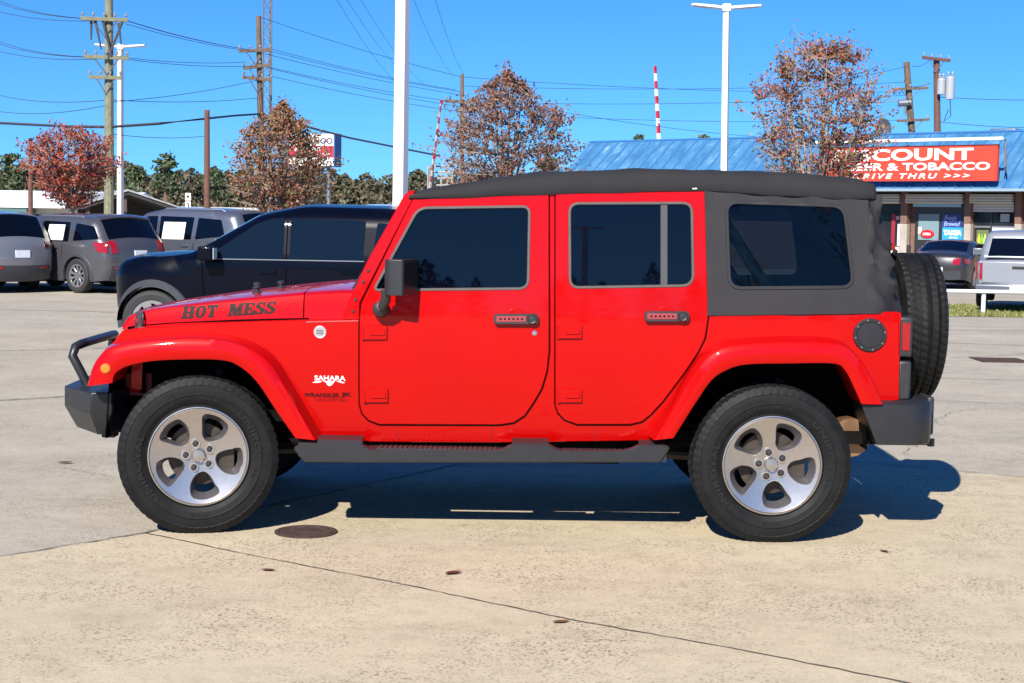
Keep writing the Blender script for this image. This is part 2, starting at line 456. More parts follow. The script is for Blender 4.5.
# ================================================================ THE RED OFF-ROADER
YC = 8.935; JX = -0.15
jeep = empty('off_road_vehicle', (JX, YC, 0))
tag(jeep, 'bright red four-door off-roader with black soft top and HOT MESS lettering on its bonnet', 'off-road vehicle')
def hw(z):
    z0 = 0.98; zb = 1.24
    if z < z0: return 0.785 - 0.16 * (z0 - z) ** 2
    if z < zb: return 0.785 - 0.085 * (z - z0) ** 2
    return 0.785 - 0.085 * (zb - z0) ** 2 - 0.0442 * (z - zb)
def A(px, py, y):              # local x,z of a pixel on the plane local y
    p = at(px, py, YC + y); return (p.x - JX, p.z)
def S(px, py, off=0.0):        # local x,z of a pixel on the body side
    y = -0.78
    for _ in range(4):
        x, z = A(px, py, y); y = -(hw(z) + off)
    return (x, z)
def SS(pts, off=0.0): return [S(x, y, off) for x, y in pts]
def side(sgn, off=0.0): return lambda u, v, d: Vector((u, sgn * (hw(v) + off - d), v))
def both(name, build, m, parent_list=None, smooth=30, **k):
    out = []
    for i, sgn in enumerate((-1, 1)):
        bm = NB(); build(bm, sgn); orient(bm, Vector((0, sgn, 0)))
        out.append(obj(name, bm, m, parent_list[i] if parent_list else jeep, smooth=smooth, fix=False, **k))
    return out

# --- wheel arch outlines in photo pixels
FO = [(112, 383), (114, 375), (120, 369.5), (131, 365), (153, 361), (185, 359.5), (219, 360), (237, 365), (256, 381), (275, 409), (295, 438)]
FC = [(90.5, 384), (96, 364), (104, 351), (114, 343), (140, 337), (185, 333), (222, 334), (250, 341), (275, 357), (296, 390), (323, 436)]
RO = [(674, 438), (694, 406), (711, 381), (727, 370), (747, 364.5), (790, 363.5), (833, 363.5), (845, 370), (854, 387), (861.5, 404)]
RC = [(648, 436), (668, 403), (688, 370), (704, 350), (727, 340), (785, 336), (833, 338.5), (851, 349), (867, 372), (880, 401.5)]
FO = catmull(FO, 4); FC = catmull(FC, 4); RO = catmull(RO, 4); RC = catmull(RC, 4)
YF = 0.93
def flare(bm, sgn, O, C):
    rings = []
    for o, c in zip(O, C):
        ox, oz = A(o[0], o[1], -YF); cx, cz = S(*c)
        hc = hw(cz)
        r = []
        # inner lip, outer face, rolled shoulder, foot on the body
        r.append(Vector((ox + (cx - ox) * .03, sgn * 0.62, oz + (cz - oz) * .03)))
        r.append(Vector((ox, sgn * (YF - .03), oz)))
        r.append(Vector((ox, sgn * (YF - .005), oz)))
        r.append(Vector((lerp(ox, cx, .06), sgn * YF, lerp(oz, cz, .06))))
        bx, bz = lerp(ox, cx, .80), lerp(oz, cz, .80)
        r.append(Vector((lerp(ox, cx, .45), sgn * (YF - .004), lerp(oz, cz, .45))))
        for t in (0.15, .35, .6, .85):
            a = t * PI / 2
            r.append(Vector((lerp(bx, cx, math.sin(a) * .55), sgn * (YF - .008 - .05 * (1 - math.cos(a))), lerp(bz, cz, math.sin(a) * .55))))
        r.append(Vector((lerp(bx, cx, .85), sgn * lerp(YF, hc, .75), lerp(bz, cz, .85))))
        r.append(Vector((cx, sgn * (hc + .001), cz)))
        rings.append(r)
    loft(bm, rings)
    # closed ends
    for r in (rings[0], rings[-1]):
        v = [bm.verts.new(p) for p in r] + [bm.verts.new(Vector((r[-1].x, sgn * .62, r[-1].z)))]
        bm.faces.new(v)
# --- body side
archF = [((a[0] + b[0]) / 2, (a[1] + b[1]) / 2) for a, b in zip(FO, FC)]
archR = [((a[0] + b[0]) / 2, (a[1] + b[1]) / 2) for a, b in zip(RO, RC)]
tubout = [(123, 331), (175, 325.5), (240, 322.5), (303, 320.5), (345, 320), (362, 319), (363, 302), (705, 301), (708, 314.5), (898, 312.5), (898.5, 399.5), (880, 402)]
tubout += archR[::-1] + [(648, 440), (500, 442), (323, 441)] + archF[::-1] + [(101, 362), (112, 345)]
tub = SS(tubout)
def tub_build(bm, sgn):
    panel(bm, [tub], side(sgn), 0.07, 0.03, 0.004)
bm = NB()
for sgn in (-1, 1):
    b2 = NB(); tub_build(b2, sgn); orient(b2, Vector((0, sgn, 0)))
    me = bpy.data.meshes.new('tmp'); b2.to_mesh(me); b2.free(); bm.from_mesh(me); bpy.data.meshes.remove(me)
# rear wall, floor, fire wall
xr, zr0 = S(898.5, 399.5); _, zr1 = S(898, 312.5)
xf = S(303, 320)[0]
box(bm, xr - .03, xr - .001, -.775, .775, zr0 + .002, zr1 - .003)
box(bm, xf + .02, xf + .06, -.72, .72, .55, 1.12)
body = obj('body', bm, RED, jeep, fix=False)
bm = NB(); box(bm, S(345, 320)[0], xr - .04, -.70, .70, .50, .56); obj('floor_pan', bm, DARK, jeep)
for nm, O, C in (('front', FO, FC), ('rear', RO, RC)):
    both('fender_flare', lambda bm, s, O=O, C=C: flare(bm, s, O, C), RED, smooth=50)
# dark wheel houses
def liner(bm, sgn, O):
    pts = [A(p[0], p[1], -.80) for p in O]
    cx = sum(p[0] for p in pts) / len(pts); cz = min(p[1] for p in pts)
    pts = [(cx + (x - cx) * 1.04, cz + (z - cz) * 1.03) for x, z in pts]
    pts = [(pts[0][0] - .02, .48)] + pts + [(pts[-1][0] + .02, .48)]
    loft(bm, [[Vector((x, sgn * y, z)) for x, z in pts] for y in (.80, .42)])
    v = [bm.verts.new((x, sgn * .42, z)) for x, z in pts]; bm.faces.new(v)
both('wheel_liner', lambda bm, s: liner(bm, s, FO), DARK)
both('wheel_liner', lambda bm, s: liner(bm, s, RO), DARK)

# --- hood and cowl
def HB(x):  # half width of the bonnet at local x
    x0 = S(123, 329)[0]; x1 = S(303, 320)[0]
    return lerp(0.60, 0.725, max(0, min(1.3, (x - x0) / (x1 - x0))))
def onhood(px, py):
    y = -.66
    for _ in range(4):
        x, z = A(px, py, y); y = -HB(x)
    return x, z
seam = [onhood(*p) for p in ((121.5, 329.5), (140, 327), (175, 324.3), (240, 321.5), (303, 320), (346, 319.5))]
shold = [onhood(*p) for p in ((121.5, 328), (123, 323), (127, 317.5), (136, 312.5), (150, 309.3), (175, 306.3), (210, 302.5), (250, 298.5), (303, 293.5), (346, 291))]
crown = [A(p[0], p[1], -.25) for p in ((117, 328.5), (119, 322), (124, 316), (134, 311.2), (155, 306.4), (200, 299.4), (250, 292.6), (306, 286.8), (350, 283.5))]
def hood_sec(x, inset=0.0):
    H = HB(x) - inset; zs = interp(seam, x); zt = max(zs + .004, interp(shold, x)); zc = max(zt + .001, interp(crown, x) + .004)
    half = [(H, zs), (H - .003, lerp(zs, zt, .35)), (H - .010, lerp(zs, zt, .7)), (H - .020, lerp(zs, zt, .93)), (H - .040, zt + (zc - zt) * .10), (H - .085, zt + (zc - zt) * .32), (H * .72, zt + (zc - zt) * .62), (H * .45, zt + (zc - zt) * .86), (0, zc)]
    return [Vector((x, -y, z)) for y, z in half] + [Vector((x, y, z)) for y, z in half[-2::-1]]
def hood_y(u, v):
    zs = interp(seam, u); zt = max(zs + .004, interp(shold, u)); t = max(0, min(1, (v - zs) / (zt - zs)))
    return HB(u) - interp([(0, 0), (.35, .003), (.7, .010), (.93, .020), (1, .035)], t)
xh0 = seam[0][0] + .004; xh1 = onhood(303, 310)[0]; xh2 = onhood(347, 310)[0]
xs = [xh0 + d for d in (0, .006, .014, .025, .04, .06, .09, .13)] + [lerp(xh0 + .18, xh1, i / 9) for i in range(10)]
bm = NB(); loft(bm, [hood_sec(x) for x in xs])
for x in (xs[0], xs[-1]):
    r = hood_sec(x); bm.faces.new([bm.verts.new(p) for p in r])
for k in range(len(xs) - 1):
    pass
orient(bm, Vector((0, 0, 1)))
hood = obj('hood', bm, RED, jeep, smooth=35, fix=False)
bm = NB(); xs = [lerp(xh1 + .007, xh2 + .05, i / 4) for i in range(5)]
rings = []
for x in xs:
    r = hood_sec(x)
    t = (x - xs[0]) / (xs[-1] - xs[0])
    rings.append([Vector((p.x, p.y * lerp(1.0, 1.035, t), p.z)) for p in r])
loft(bm, rings)
for r in (rings[0], rings[-1]): bm.faces.new([bm.verts.new(p) for p in r])
orient(bm, Vector((0, 0, 1)))
obj('cowl', bm, RED, jeep, smooth=35, fix=False)
bm = NB()  # dark seam below the bonnet and behind it
xs = [lerp(xh0 + .03, xh2, i / 12) for i in range(13)]
loft(bm, [[Vector((x, -HB(x) - .002, interp(seam, x) - .004)), Vector((x, -HB(x) - .002, interp(seam, x) + .011)), Vector((x, HB(x) + .002, interp(seam, x) + .011)), Vector((x, HB(x) + .002, interp(seam, x) - .004))] for x in xs], closed=True, caps=True)
obj('hood_seal', bm, GAP, jeep)
# fender top decks between the bonnet seam and the body side
bm = NB()
for sgn in (-1, 1):
    rr = []
    for px in (112, 118, 126, 140, 175, 210, 250, 280, 304):
        py = interp([(112, 346), (118, 338), (126, 331.2), (140, 328.6), (175, 325.8), (303, 321)], px)
        x, z = S(px, py)
        rr.append([Vector((x, sgn * (hw(z) + .0), z - .012)), Vector((x, sgn * (hw(z) - .004), z)), Vector((x, sgn * (hw(z) - .02), z + .004)), Vector((x, sgn * (HB(x) - .04), z + .006))])
    b2 = NB(); loft(b2, rr); orient(b2, Vector((0, 0, 1)))
    obj('fender_top', b2, RED, jeep, fix=False)
# bonnet lettering, latches, nozzles
bm = NB()
def ht(a, b):  # sheared letter field running along the bonnet
    (xa, za), (xb, zb) = onhood(*a), onhood(*b)
    return xa, za, xb, zb
x0, z0 = onhood(181, 319); x1, z1 = onhood(273, 313.6)
hgt = onhood(228, 303)[1] - onhood(228, 315.5)[1]
def hm(u, v, d):
    x = lerp(x0, x1, u) ; z = lerp(z0, z1, u) + v * hgt
    x += v * .012
    return Vector((x, -(hood_y(x, z) + .0015), z))
SLAB = {
 'H': [[(0, 0), (.46, 0), (.46, .13), (.38, .13), (.38, .87), (.46, .87), (.46, 1), (0, 1), (0, .87), (.08, .87), (.08, .13), (0, .13)],
       [(.54, 0), (1, 0), (1, .13), (.92, .13), (.92, .87), (1, .87), (1, 1), (.54, 1), (.54, .87), (.62, .87), (.62, .13), (.54, .13)], [(.38, .44), (.62, .44), (.62, .57), (.38, .57)]],
 'O': [[(.46, 0), (.46, .14), (.36, .22), (.33, .5), (.36, .78), (.46, .86), (.46, 1), (.2, .93), (.05, .72), (0, .5), (.05, .28), (.2, .07)],
       [(.54, 0), (.54, .14), (.64, .22), (.67, .5), (.64, .78), (.54, .86), (.54, 1), (.8, .93), (.95, .72), (1, .5), (.95, .28), (.8, .07)]],
 'T': [[(.22, 0), (.78, 0), (.78, .13), (.67, .13), (.67, .86), (.80, .82), (.9, .64), (1, .64), (1, 1), (0, 1), (0, .64), (.1, .64), (.2, .82), (.33, .86), (.33, .13), (.22, .13)]],
 'M': [[(0, 0), (.28, 0), (.28, .13), (.2, .13), (.2, .7), (.40, 0), (.52, 0), (.70, .68), (.70, .13), (.62, .13), (.62, 0), (1, 0), (1, .13), (.94, .13), (.94, .87), (1, .87), (1, 1), (.70, 1), (.54, .42), (.37, 1), (0, 1), (0, .87), (.08, .87), (.08, .13), (0, .13)]],
 'E': [[(0, 0), (1, 0), (1, .36), (.88, .36), (.78, .16), (.44, .13), (.44, .43), (.62, .43), (.66, .32), (.74, .32), (.74, .68), (.66, .68), (.62, .57), (.44, .57), (.44, .87), (.76, .84), (.86, .66), (.97, .66), (.97, 1), (0, 1), (0, .87), (.1, .87), (.1, .13), (0, .13)]],
 'S': [[(0, 0), (.12, 0), (.2, .07), (.5, 0), (.82, .06), (1, .26), (.93, .46), (.6, .60), (.36, .72), (.40, .84), (.58, .87), (.76, .78), (.84, .66), (.95, .66), (.95, 1), (.84, 1), (.77, .94), (.5, 1), (.2, .94), (.04, .74), (.12, .54), (.46, .40), (.64, .29), (.6, .17), (.44, .13), (.22, .2), (.11, .38), (0, .38)]]}
cur = 0.0; W = {'H': .135, 'O': .115, 'T': .115, 'M': .155, 'E': .115, 'S': .105}
tot = sum(W[c] for c in 'HOTMESS') + .115 + .012 * 5
for c in 'HOT MESS':
    if c == ' ': cur += .115 / tot; continue
    w = W[c] / tot
    for poly in SLAB[c]:
        for du, lift_ in ((-.0045, 0), (.0045, .0006)):
            L, co, tris, ids = fill([poly], 0.5)
            V = [bm.verts.new(hm(cur + u * w + du, v, 0) - Vector((0, lift_, 0))) for u, v in co]
            for t in tris: bm.faces.new([V[i] for i in t])
    cur += w + .012 / tot
orient(bm, Vector((0, -1, 0)))
obj('hood_lettering', bm, DECAL, hood, fix=False, smooth=0)
for sgn in (-1, 1):
    bm = NB(); (lx, lz) = onhood(140, 330); (_, lz1) = onhood(140, 310.5)
    h = HB(lx) + .004; s = sgn
    def lb(xa, xb, ya, yb, za, zb): box(bm, lx + xa, lx + xb, min(s * (h + ya), s * (h + yb)), max(s * (h + ya), s * (h + yb)), za, zb)
    lb(-.022, .022, -.01, .022, lz - .012, lz + .022); lb(-.010, .014, -.004, .016, lz + .02, lz1 - .03); lb(-.016, .020, -.03, .014, lz1 - .04, lz1 - .005)
    tube(bm, [(lx - .018, s * (h + .012), lz1 - .03), (lx - .026, s * (h + .02), (lz + lz1) / 2), (lx - .012, s * (h + .02), lz + .01)], .005, 6)
    tube(bm, [(lx + .02, s * (h + .012), lz1 - .015), (lx + .022, s * (h + .02), (lz + lz1) / 2 + .01), (lx + .016, s * (h + .02), lz + .015)], .005, 6)
    o = obj('hood_latch', bm, BLACKP, hood); bevel(o, .003)
def on_hood_top(px, py, y):
    x, _ = A(px, py, y); return x
for px, y in ((257, -.38), (281, -.10), (257, .38)):
    x, z = A(px, 290.0, y); r = hood_sec(x); zz = None
    for a, b in zip(r, r[1:]):
        if a.y <= y <= b.y: zz = lerp(a.z, b.z, (y - a.y) / (b.y - a.y + 1e-9))
    bm = NB(); lathe(bm, [(.026, -.004), (.026, .008), (.014, .014), (.014, .022), (.022, .026), (.022, .036), (.012, .042), (0, .042)], 14, 'Z', (x, y, zz))
    obj('hood_bumper_stop', bm, BLACKP, hood)
# --- grille with slots, headlights (front face, looks along -x)
gx0 = xh0 - .005; gzt = interp(seam, xh0 + .03) + .0; gzb = .70
out = roundpoly([(-.62, gzb), (.62, gzb), (.62, gzt), (-.62, gzt)], .09)
slots = [roundpoly([(c - .026, gzb + .06), (c + .026, gzb + .06), (c + .026, gzt - .05), (c - .026, gzt - .05)], .02) for c in [(-3 + i) * .085 for i in range(7)]]
lam = [[(s * .43 + .09 * math.cos(t * PI / 12), (gzb + gzt) / 2 + .03 + .09 * math.sin(t * PI / 12)) for t in range(24)] for s in (-1, 1)]
bm = NB(); panel(bm, [out] + slots + lam, lambda u, v, d: Vector((gx0 + d + .05 * (abs(u) / .62) ** 2 + .05 * (v - gzb), u, v)), .08, .06, .004)
orient(bm, Vector((-1, 0, 0))); grille = obj('grille', bm, RED, jeep, fix=False)
bm = NB(); box(bm, gx0 + .10, gx0 + .12, -.6, .6, gzb, gzt - .02); obj('radiator', bm, DARK, jeep)
for s in (-1, 1):
    bm = NB(); lathe(bm, [(.088, .05), (.088, .015), (.06, -.008), (0, -.018)], 28, 'X', (gx0 + .035, s * .43, (gzb + gzt) / 2 + .03)); obj('headlight', bm, LENSW, jeep)
    bm = NB(); x, z = A(107, 368, -.90); lathe(bm, [(.026, 0), (.026, .014), (.02, .02), (0, .022)], 18, 'Y', (0, 0, 0))
    for v in bm.verts: v.co = Vector((x + v.co.x, s * (YF - .012 + v.co.y * 1.0), z + v.co.z))
    obj('side_marker', bm, LENSA, jeep)

# --- doors, windows
fdoor = [(360.5, 318), (360.5, 404), (363, 413), (369, 419.5), (379, 423.5), (500, 423.8), (513, 422), (524, 415), (533, 402), (541, 388), (546, 371), (548.3, 350), (548.3, 194.5), (413.5, 199.5), (362.5, 303)]
fwin = [(374, 290), (528, 288.5), (529.5, 206.5), (418.5, 208)]
rdoor = [(556, 194), (556, 404), (558.5, 412), (565, 419), (577, 423.5), (630, 423.5), (641, 421), (650, 414), (662, 401), (683, 373), (697, 352), (704, 338), (707, 318), (704, 191.5)]
rwin = [(570, 287.5), (693, 285.5), (691.5, 203), (569.5, 203.5)]
def door_side(fr, win, name, rr):
    res = []
    for sgn in (-1, 1):
        o = SS(fr); w = roundpoly(SS(win), rr)
        bm = NB(); panel(bm, [o, w], side(sgn, .010), .06, .035, .004); orient(bm, Vector((0, sgn, 0)))
        d = obj(name, bm, RED, jeep, smooth=30, fix=False)
        cx = sum(p[0] for p in w) / len(w); cz = sum(p[1] for p in w) / len(w)
        def grow(lp, g):
            n = len(lp); q = []
            ar = 1 if area(lp) > 0 else -1
            for i in range(n):
                a, b = lp[i - 1], lp[(i + 1) % n]; dx, dy = b[0] - a[0], b[1] - a[1]; L = math.hypot(dx, dy) or 1
                q.append((lp[i][0] + ar * dy / L * g, lp[i][1] - ar * dx / L * g))
            return q
        bm = NB(); panel(bm, [grow(w, .005), grow(w, -.005)], side(sgn, .014), .10, .02, .002); orient(bm, Vector((0, sgn, 0)))
        obj('window_trim', bm, TRIM, d, fix=False)
        bm = NB(); panel(bm, [grow(w, -.003)], side(sgn, -.002), .12, .005, .001, back=True); orient(bm, Vector((0, sgn, 0)))
        obj('window_glass', bm, GLASSJ, d, fix=False)
        bm = NB(); panel(bm, [grow(o, .0105), grow(o, -.012)], side(sgn, .0045), .08, .012, .0); orient(bm, Vector((0, sgn, 0)))
        obj('door_seal', bm, GAP, d, fix=False)
        res.append(d)
    return res
FD = door_side(fdoor, fwin, 'front_door', [.03, .05, .04, .05])
RD = door_side(rdoor, rwin, 'rear_door', [.05, .06, .05, .05])
x0d, zd0 = S(663.5, 286); x1d, zd1 = S(664, 204)
both('window_divider', lambda bm, s: panel(bm, [[S(661, 286), S(667, 286), S(667, 203.5), S(661, 203.5)]], side(s, .008), .1, .012, .003), mat('divider_grey', (.055, .055, .058), .45), RD)
# B pillar, C pillar behind the doors, windscreen frame
both('pillar', lambda bm, s: panel(bm, [SS([(545, 193), (560, 193), (560, 303), (545, 303)])], side(s, .0005), .1, .05, .003), RED)
both('windscreen_pillar', lambda bm, s: panel(bm, [SS([(344, 319), (345, 312), (351, 299), (368, 262), (405, 196), (410, 191.5), (414, 191), (412.5, 198.5), (359.0, 303), (358.8, 319)])], side(s, .006), .06, .07, .006, back=True), RED)
(bx, bz), (tx, tz) = S(352, 302), S(410, 194)
bm = NB()
for a, b in ((0.0, .10), (.93, 1.0)):
    for q in (0,):
        xa, za, xb, zb = lerp(bx, tx, a), lerp(bz, tz, a), lerp(bx, tx, b), lerp(bz, tz, b)
        v = [Vector((x, y, z)) for (x, z, o) in ((xa, za, 0), (xb, zb, 0)) for y in (-.72, .72) for o in (0,)]
        prism(bm, [(xa, za), (xb, zb), (xb + .045, zb - .01), (xa + .045, za - .01)], lambda u, w: Vector((u, -.715, w)), lambda u, w: Vector((u, .715, w)))
obj('windscreen_frame', bm, RED, jeep)
bm = NB(); xa, za, xb, zb = lerp(bx, tx, .09), lerp(bz, tz, .09), lerp(bx, tx, .94), lerp(bz, tz, .94)
prism(bm, [(xa + .012, za), (xb + .012, zb), (xb + .020, zb), (xa + .020, za)], lambda u, w: Vector((u, -.70, w)), lambda u, w: Vector((u, .70, w)))
obj('windscreen_glass', bm, GLASSJ, jeep)
for sgn, p in ((-1, None), (1, None)):
    for px, py in ((368.3, 271), (363.5, 282), (355.6, 299.7), (352.8, 311.5)):
        x, z = S(px, py, .006); bm = NB()
        lathe(bm, [(.0085, 0), (.0085, .003), (.006, .006), (0, .006)], 10, 'Y')
        for v in bm.verts: v.co = Vector((x + v.co.x, sgn * (hw(z) + .006 + v.co.y), z + v.co.z))
        obj('pillar_bolt', bm, BLACKP, jeep)
# wipers at the windscreen foot
for y0, y1 in ((-.62, -.12), (.02, .55)):
    bm = NB(); x, z = bx - .03, bz - .015
    tube(bm, [(x - .02, y0, z - .01), (x + .02, y0 + .03, z + .03), (x + .05, y1, z + .09)], [.014, .010, .006], 6)
    tube(bm, [(x + .02, y0 - .02, z + .05), (x + .045, y1 + .1, z + .075)], .007, 5)
    lathe(bm, [(.022, -.02), (.022, .012), (.012, .018), (0, .018)], 10, 'Z', (x - .02, y0, z - .02)); obj('wiper', bm, BLACKP, jeep)
# door furniture
def rbox(bm, sgn, px0, px1, py0, py1, off0, off1, r=.006, hole=None):
    o = SS([(px0, py1), (px1, py1), (px1, py0), (px0, py0)], off1)
    panel(bm, [roundpoly(o, r, 4)], side(sgn, off1), .1, off1 - off0, .002)
for i, sgn in enumerate((-1, 1)):
    for D, hx, hy in ((FD[i], 494, 319), (RD[i], 645, 316.3)):
        # recess bowl
        bm = NB(); x, z = S(hx + 21, hy - 1, .01)
        lathe(bm, [(.052, .0), (.050, .003), (.046, .003), (.03, .0018), (0, .0012)], 28, 'Y')
        for v in bm.verts: v.co = Vector((x + v.co.x, sgn * (hw(z + v.co.z) + .0102 + v.co.y), z + v.co.z))
        obj('handle_recess', bm, RED, D, smooth=60)
        bm = NB(); rbox(bm, sgn, hx, hx + 44, hy - 4.6, hy + 5, .020, .040, .018); orient(bm, Vector((0, sgn, 0)))
        h = obj('door_handle', bm, BLACKP, D, fix=False)
        bm = NB(); rbox(bm, sgn, hx + 2.5, hx + 32, hy - 2.6, hy + 2.8, .036, .043, .006); orient(bm, Vector((0, sgn, 0)))
        obj('handle_inlay', bm, mat('pink_red', (.24, .03, .035), .5), h, fix=False)
        bm = NB()
        for k in range(6):
            x, z = S(hx + 6.5 + k * 4.3, hy, .043)
            lathe(bm, [(.0055, 0), (.0055, .0015), (0, .0015)], 8, 'Y', (x, 0, z))
        for v in bm.verts: v.co = Vector((v.co.x, sgn * (hw(v.co.z) + .0425 + v.co.y), v.co.z))
        obj('handle_hole', bm, GAP, h)
        bm = NB(); x, z = S(hx + 38, hy, .05); lathe(bm, [(.027, -.02), (.027, .004), (.023, .008), (.018, .006), (.016, .009), (0, .010)], 20, 'Y')
        for v in bm.verts: v.co = Vector((x + v.co.x, sgn * (hw(z) + .042 + v.co.y), z + v.co.z))
        obj('handle_button', bm, BLACKP, h)
    bm = NB(); x, z = S(534.6, 333, .012); lathe(bm, [(.013, 0), (.013, .003), (.008, .004), (.007, .002), (0, .002)], 14, 'Y')
    for v in bm.verts: v.co = Vector((x + v.co.x, sgn * (hw(z) + .010 + v.co.y), z + v.co.z))
    obj('key_lock', bm, CHROME, FD[i])
    for D, lst in ((FD[i], ((362.5, 332.5), (363.5, 395.5))), (RD[i], ((557.5, 331.5), (557.5, 395.5)))):
        for px, py in lst:
            bm = NB()
            rbox(bm, sgn, px + 1.5, px + 24, py - 6.5, py + 6.8, .008, .024, .006)
            rbox(bm, sgn, px + 8, px + 22, py - 2.4, py + 2.6, .02, .030, .004)
            orient(bm, Vector((0, sgn, 0)))
            x, z = S(px + 1, py, .02); tube(bm, [(x, sgn * (hw(z) + .018), z - .038), (x, sgn * (hw(z) + .018), z + .034)], .008, 8)
            obj('door_hinge', bm, RED, D, fix=False)
    # mirror
    bm = NB()
    yn, yf = -.99, -.815
    def mp(px, py, y): x, z = A(px, py, y); return x, z
    xo, ztop = mp(403, 260, yn); _, zbot = mp(403, 296, yn); xl, _ = mp(384, 280, yn); xi, _ = mp(418.5, 280, yf)
    plan = roundpoly([(xo, yn), (xi, yf), (xi - .09, yf), (xl + .03, yf - .02), (xl, yf - .09), (xl, yn + .02)], [.012, .012, .02, .03, .03, .03], 4)
    plan = [(x, -sgn * y) for x, y in plan] if sgn > 0 else plan
    prism(bm, plan, lambda u, w: Vector((u, w, zbot)), lambda u, w: Vector((u, w, ztop)))
    mir = obj('wing_mirror', bm, GREYP, FD[i], smooth=40); bevel(mir, .028, 4, 40)
    bm = NB()
    e = Vector((xi - xo, yf - yn, 0)); nrm = Vector((e.y, -e.x, 0)).normalized()
    q = [Vector((xo, yn, 0)) + e * t for t in (.07, .93)]
    pts = [Vector((q[0].x, q[0].y, zbot + .016)), Vector((q[1].x, q[1].y, zbot + .016)), Vector((q[1].x, q[1].y, ztop - .016)), Vector((q[0].x, q[0].y, ztop - .016))]
    a = [p + nrm * .001 for p in pts]; b = [p - nrm * .012 for p in pts]
    if sgn > 0: a = [Vector((p.x, -p.y, p.z)) for p in a]; b = [Vector((p.x, -p.y, p.z)) for p in b]
    loft(bm, [b, a], closed=True, caps=True); obj('mirror_glass', bm, mat('mirror_back', (.01, .01, .012), .25), mir)
    bm = NB(); x0, z0 = mp(386, 294, -.91); x1, z1 = mp(381, 309, -.82)
    tube(bm, [(x0, sgn * .93, z0 + .02), (x0, sgn * .92, z0 - .03), (x1 + .012, sgn * .89, z1 + .012)], [.026, .026, .024], 12)
    lathe(bm, [(.045, -.02), (.045, .03), (.036, .055), (.015, .066), (0, .067)], 18, 'Y')
    for v in bm.verts:
        if abs(v.co.y) < .07 and abs(v.co.x) < .05 and abs(v.co.z) < .05: v.co = Vector((x1 + v.co.x, sgn * (.795 + v.co.y * 1.3), z1 + v.co.z))
    obj('mirror_arm', bm, BLACKP, mir)
# --- decals on the front wing
bm = NB(); f = side(-1, .0015)
p0 = S(314.5, 380.3); p1 = S(345.5, 375.8); put_text(bm, 'SAHARA', f, p0[0], p1[0], p0[1], p1[1], .02, 0)
for poly in ([(312, 382.6), (316, 381.2), (321, 380.6), (322, 381.6), (318, 382.8)], [(323, 381), (328, 380.9), (335, 381), (333, 383.5), (331, 385.6), (329, 386), (327, 384.4), (326, 382.4)], [(336, 381), (341, 381.2), (345, 382.6), (343, 383.2), (339, 382.2)]):
    L, co, tris, ids = fill([SS(poly)], .5); V = [bm.verts.new(f(u, v, 0)) for u, v in co]
    for t in tris: bm.faces.new([V[k] for k in t])
orient(bm, Vector((0, -1, 0))); obj('trim_badge', bm, WHITE, jeep, fix=False, smooth=0)
bm = NB(); p0 = S(304, 397); p1 = S(340, 393.2); put_text(bm, 'WRANGLER', f, p0[0], p1[0], p0[1], p1[1], .05, 0)
p0 = S(341, 397.6); p1 = S(352, 392.6); put_text(bm, 'JK', f, p0[0], p1[0], p0[1], p1[1], .06, 0)
orient(bm, Vector((0, -1, 0))); obj('model_lettering', bm, mat('decal_maroon', (.055, .003, .003), .6, spec=.1), jeep, fix=False, smooth=0)
bm = NB(); p0 = S(315, 401); p1 = S(347, 398.6); put_text(bm, 'UNLIMITED', f, p0[0], p1[0], p0[1], p1[1], .03, 0)
orient(bm, Vector((0, -1, 0))); obj('model_lettering', bm, DECALR, jeep, fix=False, smooth=0)
for sgn in (-1, 1):
    x, z = S(320, 332)
    bm = NB(); lathe(bm, [(.033, 0), (.033, .003), (.030, .005), (.027, .004), (0, .004)], 28, 'Y')
    for v in bm.verts: v.co = Vector((x + v.co.x, sgn * (hw(z) + v.co.y), z + v.co.z))
    bd = obj('round_badge', bm, mat('badge_silver', (.6, .58, .56), .35, .6), jeep)
    bm = NB(); lathe(bm, [(.024, 0), (.024, .0015), (0, .0015)], 24, 'Y')
    for v in bm.verts: v.co = Vector((x + v.co.x, sgn * (hw(z) + .0045 + v.co.y), z + v.co.z))
    obj('badge_face', bm, mat('badge_grey', (.32, .31, .31), .4, .3), bd)
    bm = NB(); fm = (lambda u, v, d: Vector((u, sgn * (hw(z) + .0068), v)))
    ww = .018 * (1 if sgn < 0 else -1)
    put_text(bm, 'TRAIL', fm, x - ww, x + ww, z + .003, z + .010, .03); put_text(bm, 'RATED', fm, x - ww, x + ww, z - .010, z - .003, .03)
    orient(bm, Vector((0, sgn, 0))); obj('badge_text', bm, DECAL, bd, fix=False, smooth=0)
# highlight below the bonnet, painted as a paler red strip
both('wing_highlight', lambda bm, s: panel(bm, [SS([(306, 321.6), (359, 320.4), (359, 321.2), (306, 322.4)])], side(s, .003), .2, .006, .001), mat('highlight_red', (.5, .08, .08), .25, 0, .6))
# sill seams
both('sill_seam', lambda bm, s: [panel(bm, [SS([(x, 441), (x + .8, 441), (x + .8, 425.5), (x, 425.5)])], side(s, .001), .2, .004, .0) for x in (397, 491, 595)], mat('seam_dark', (.16, .002, .003), .5))

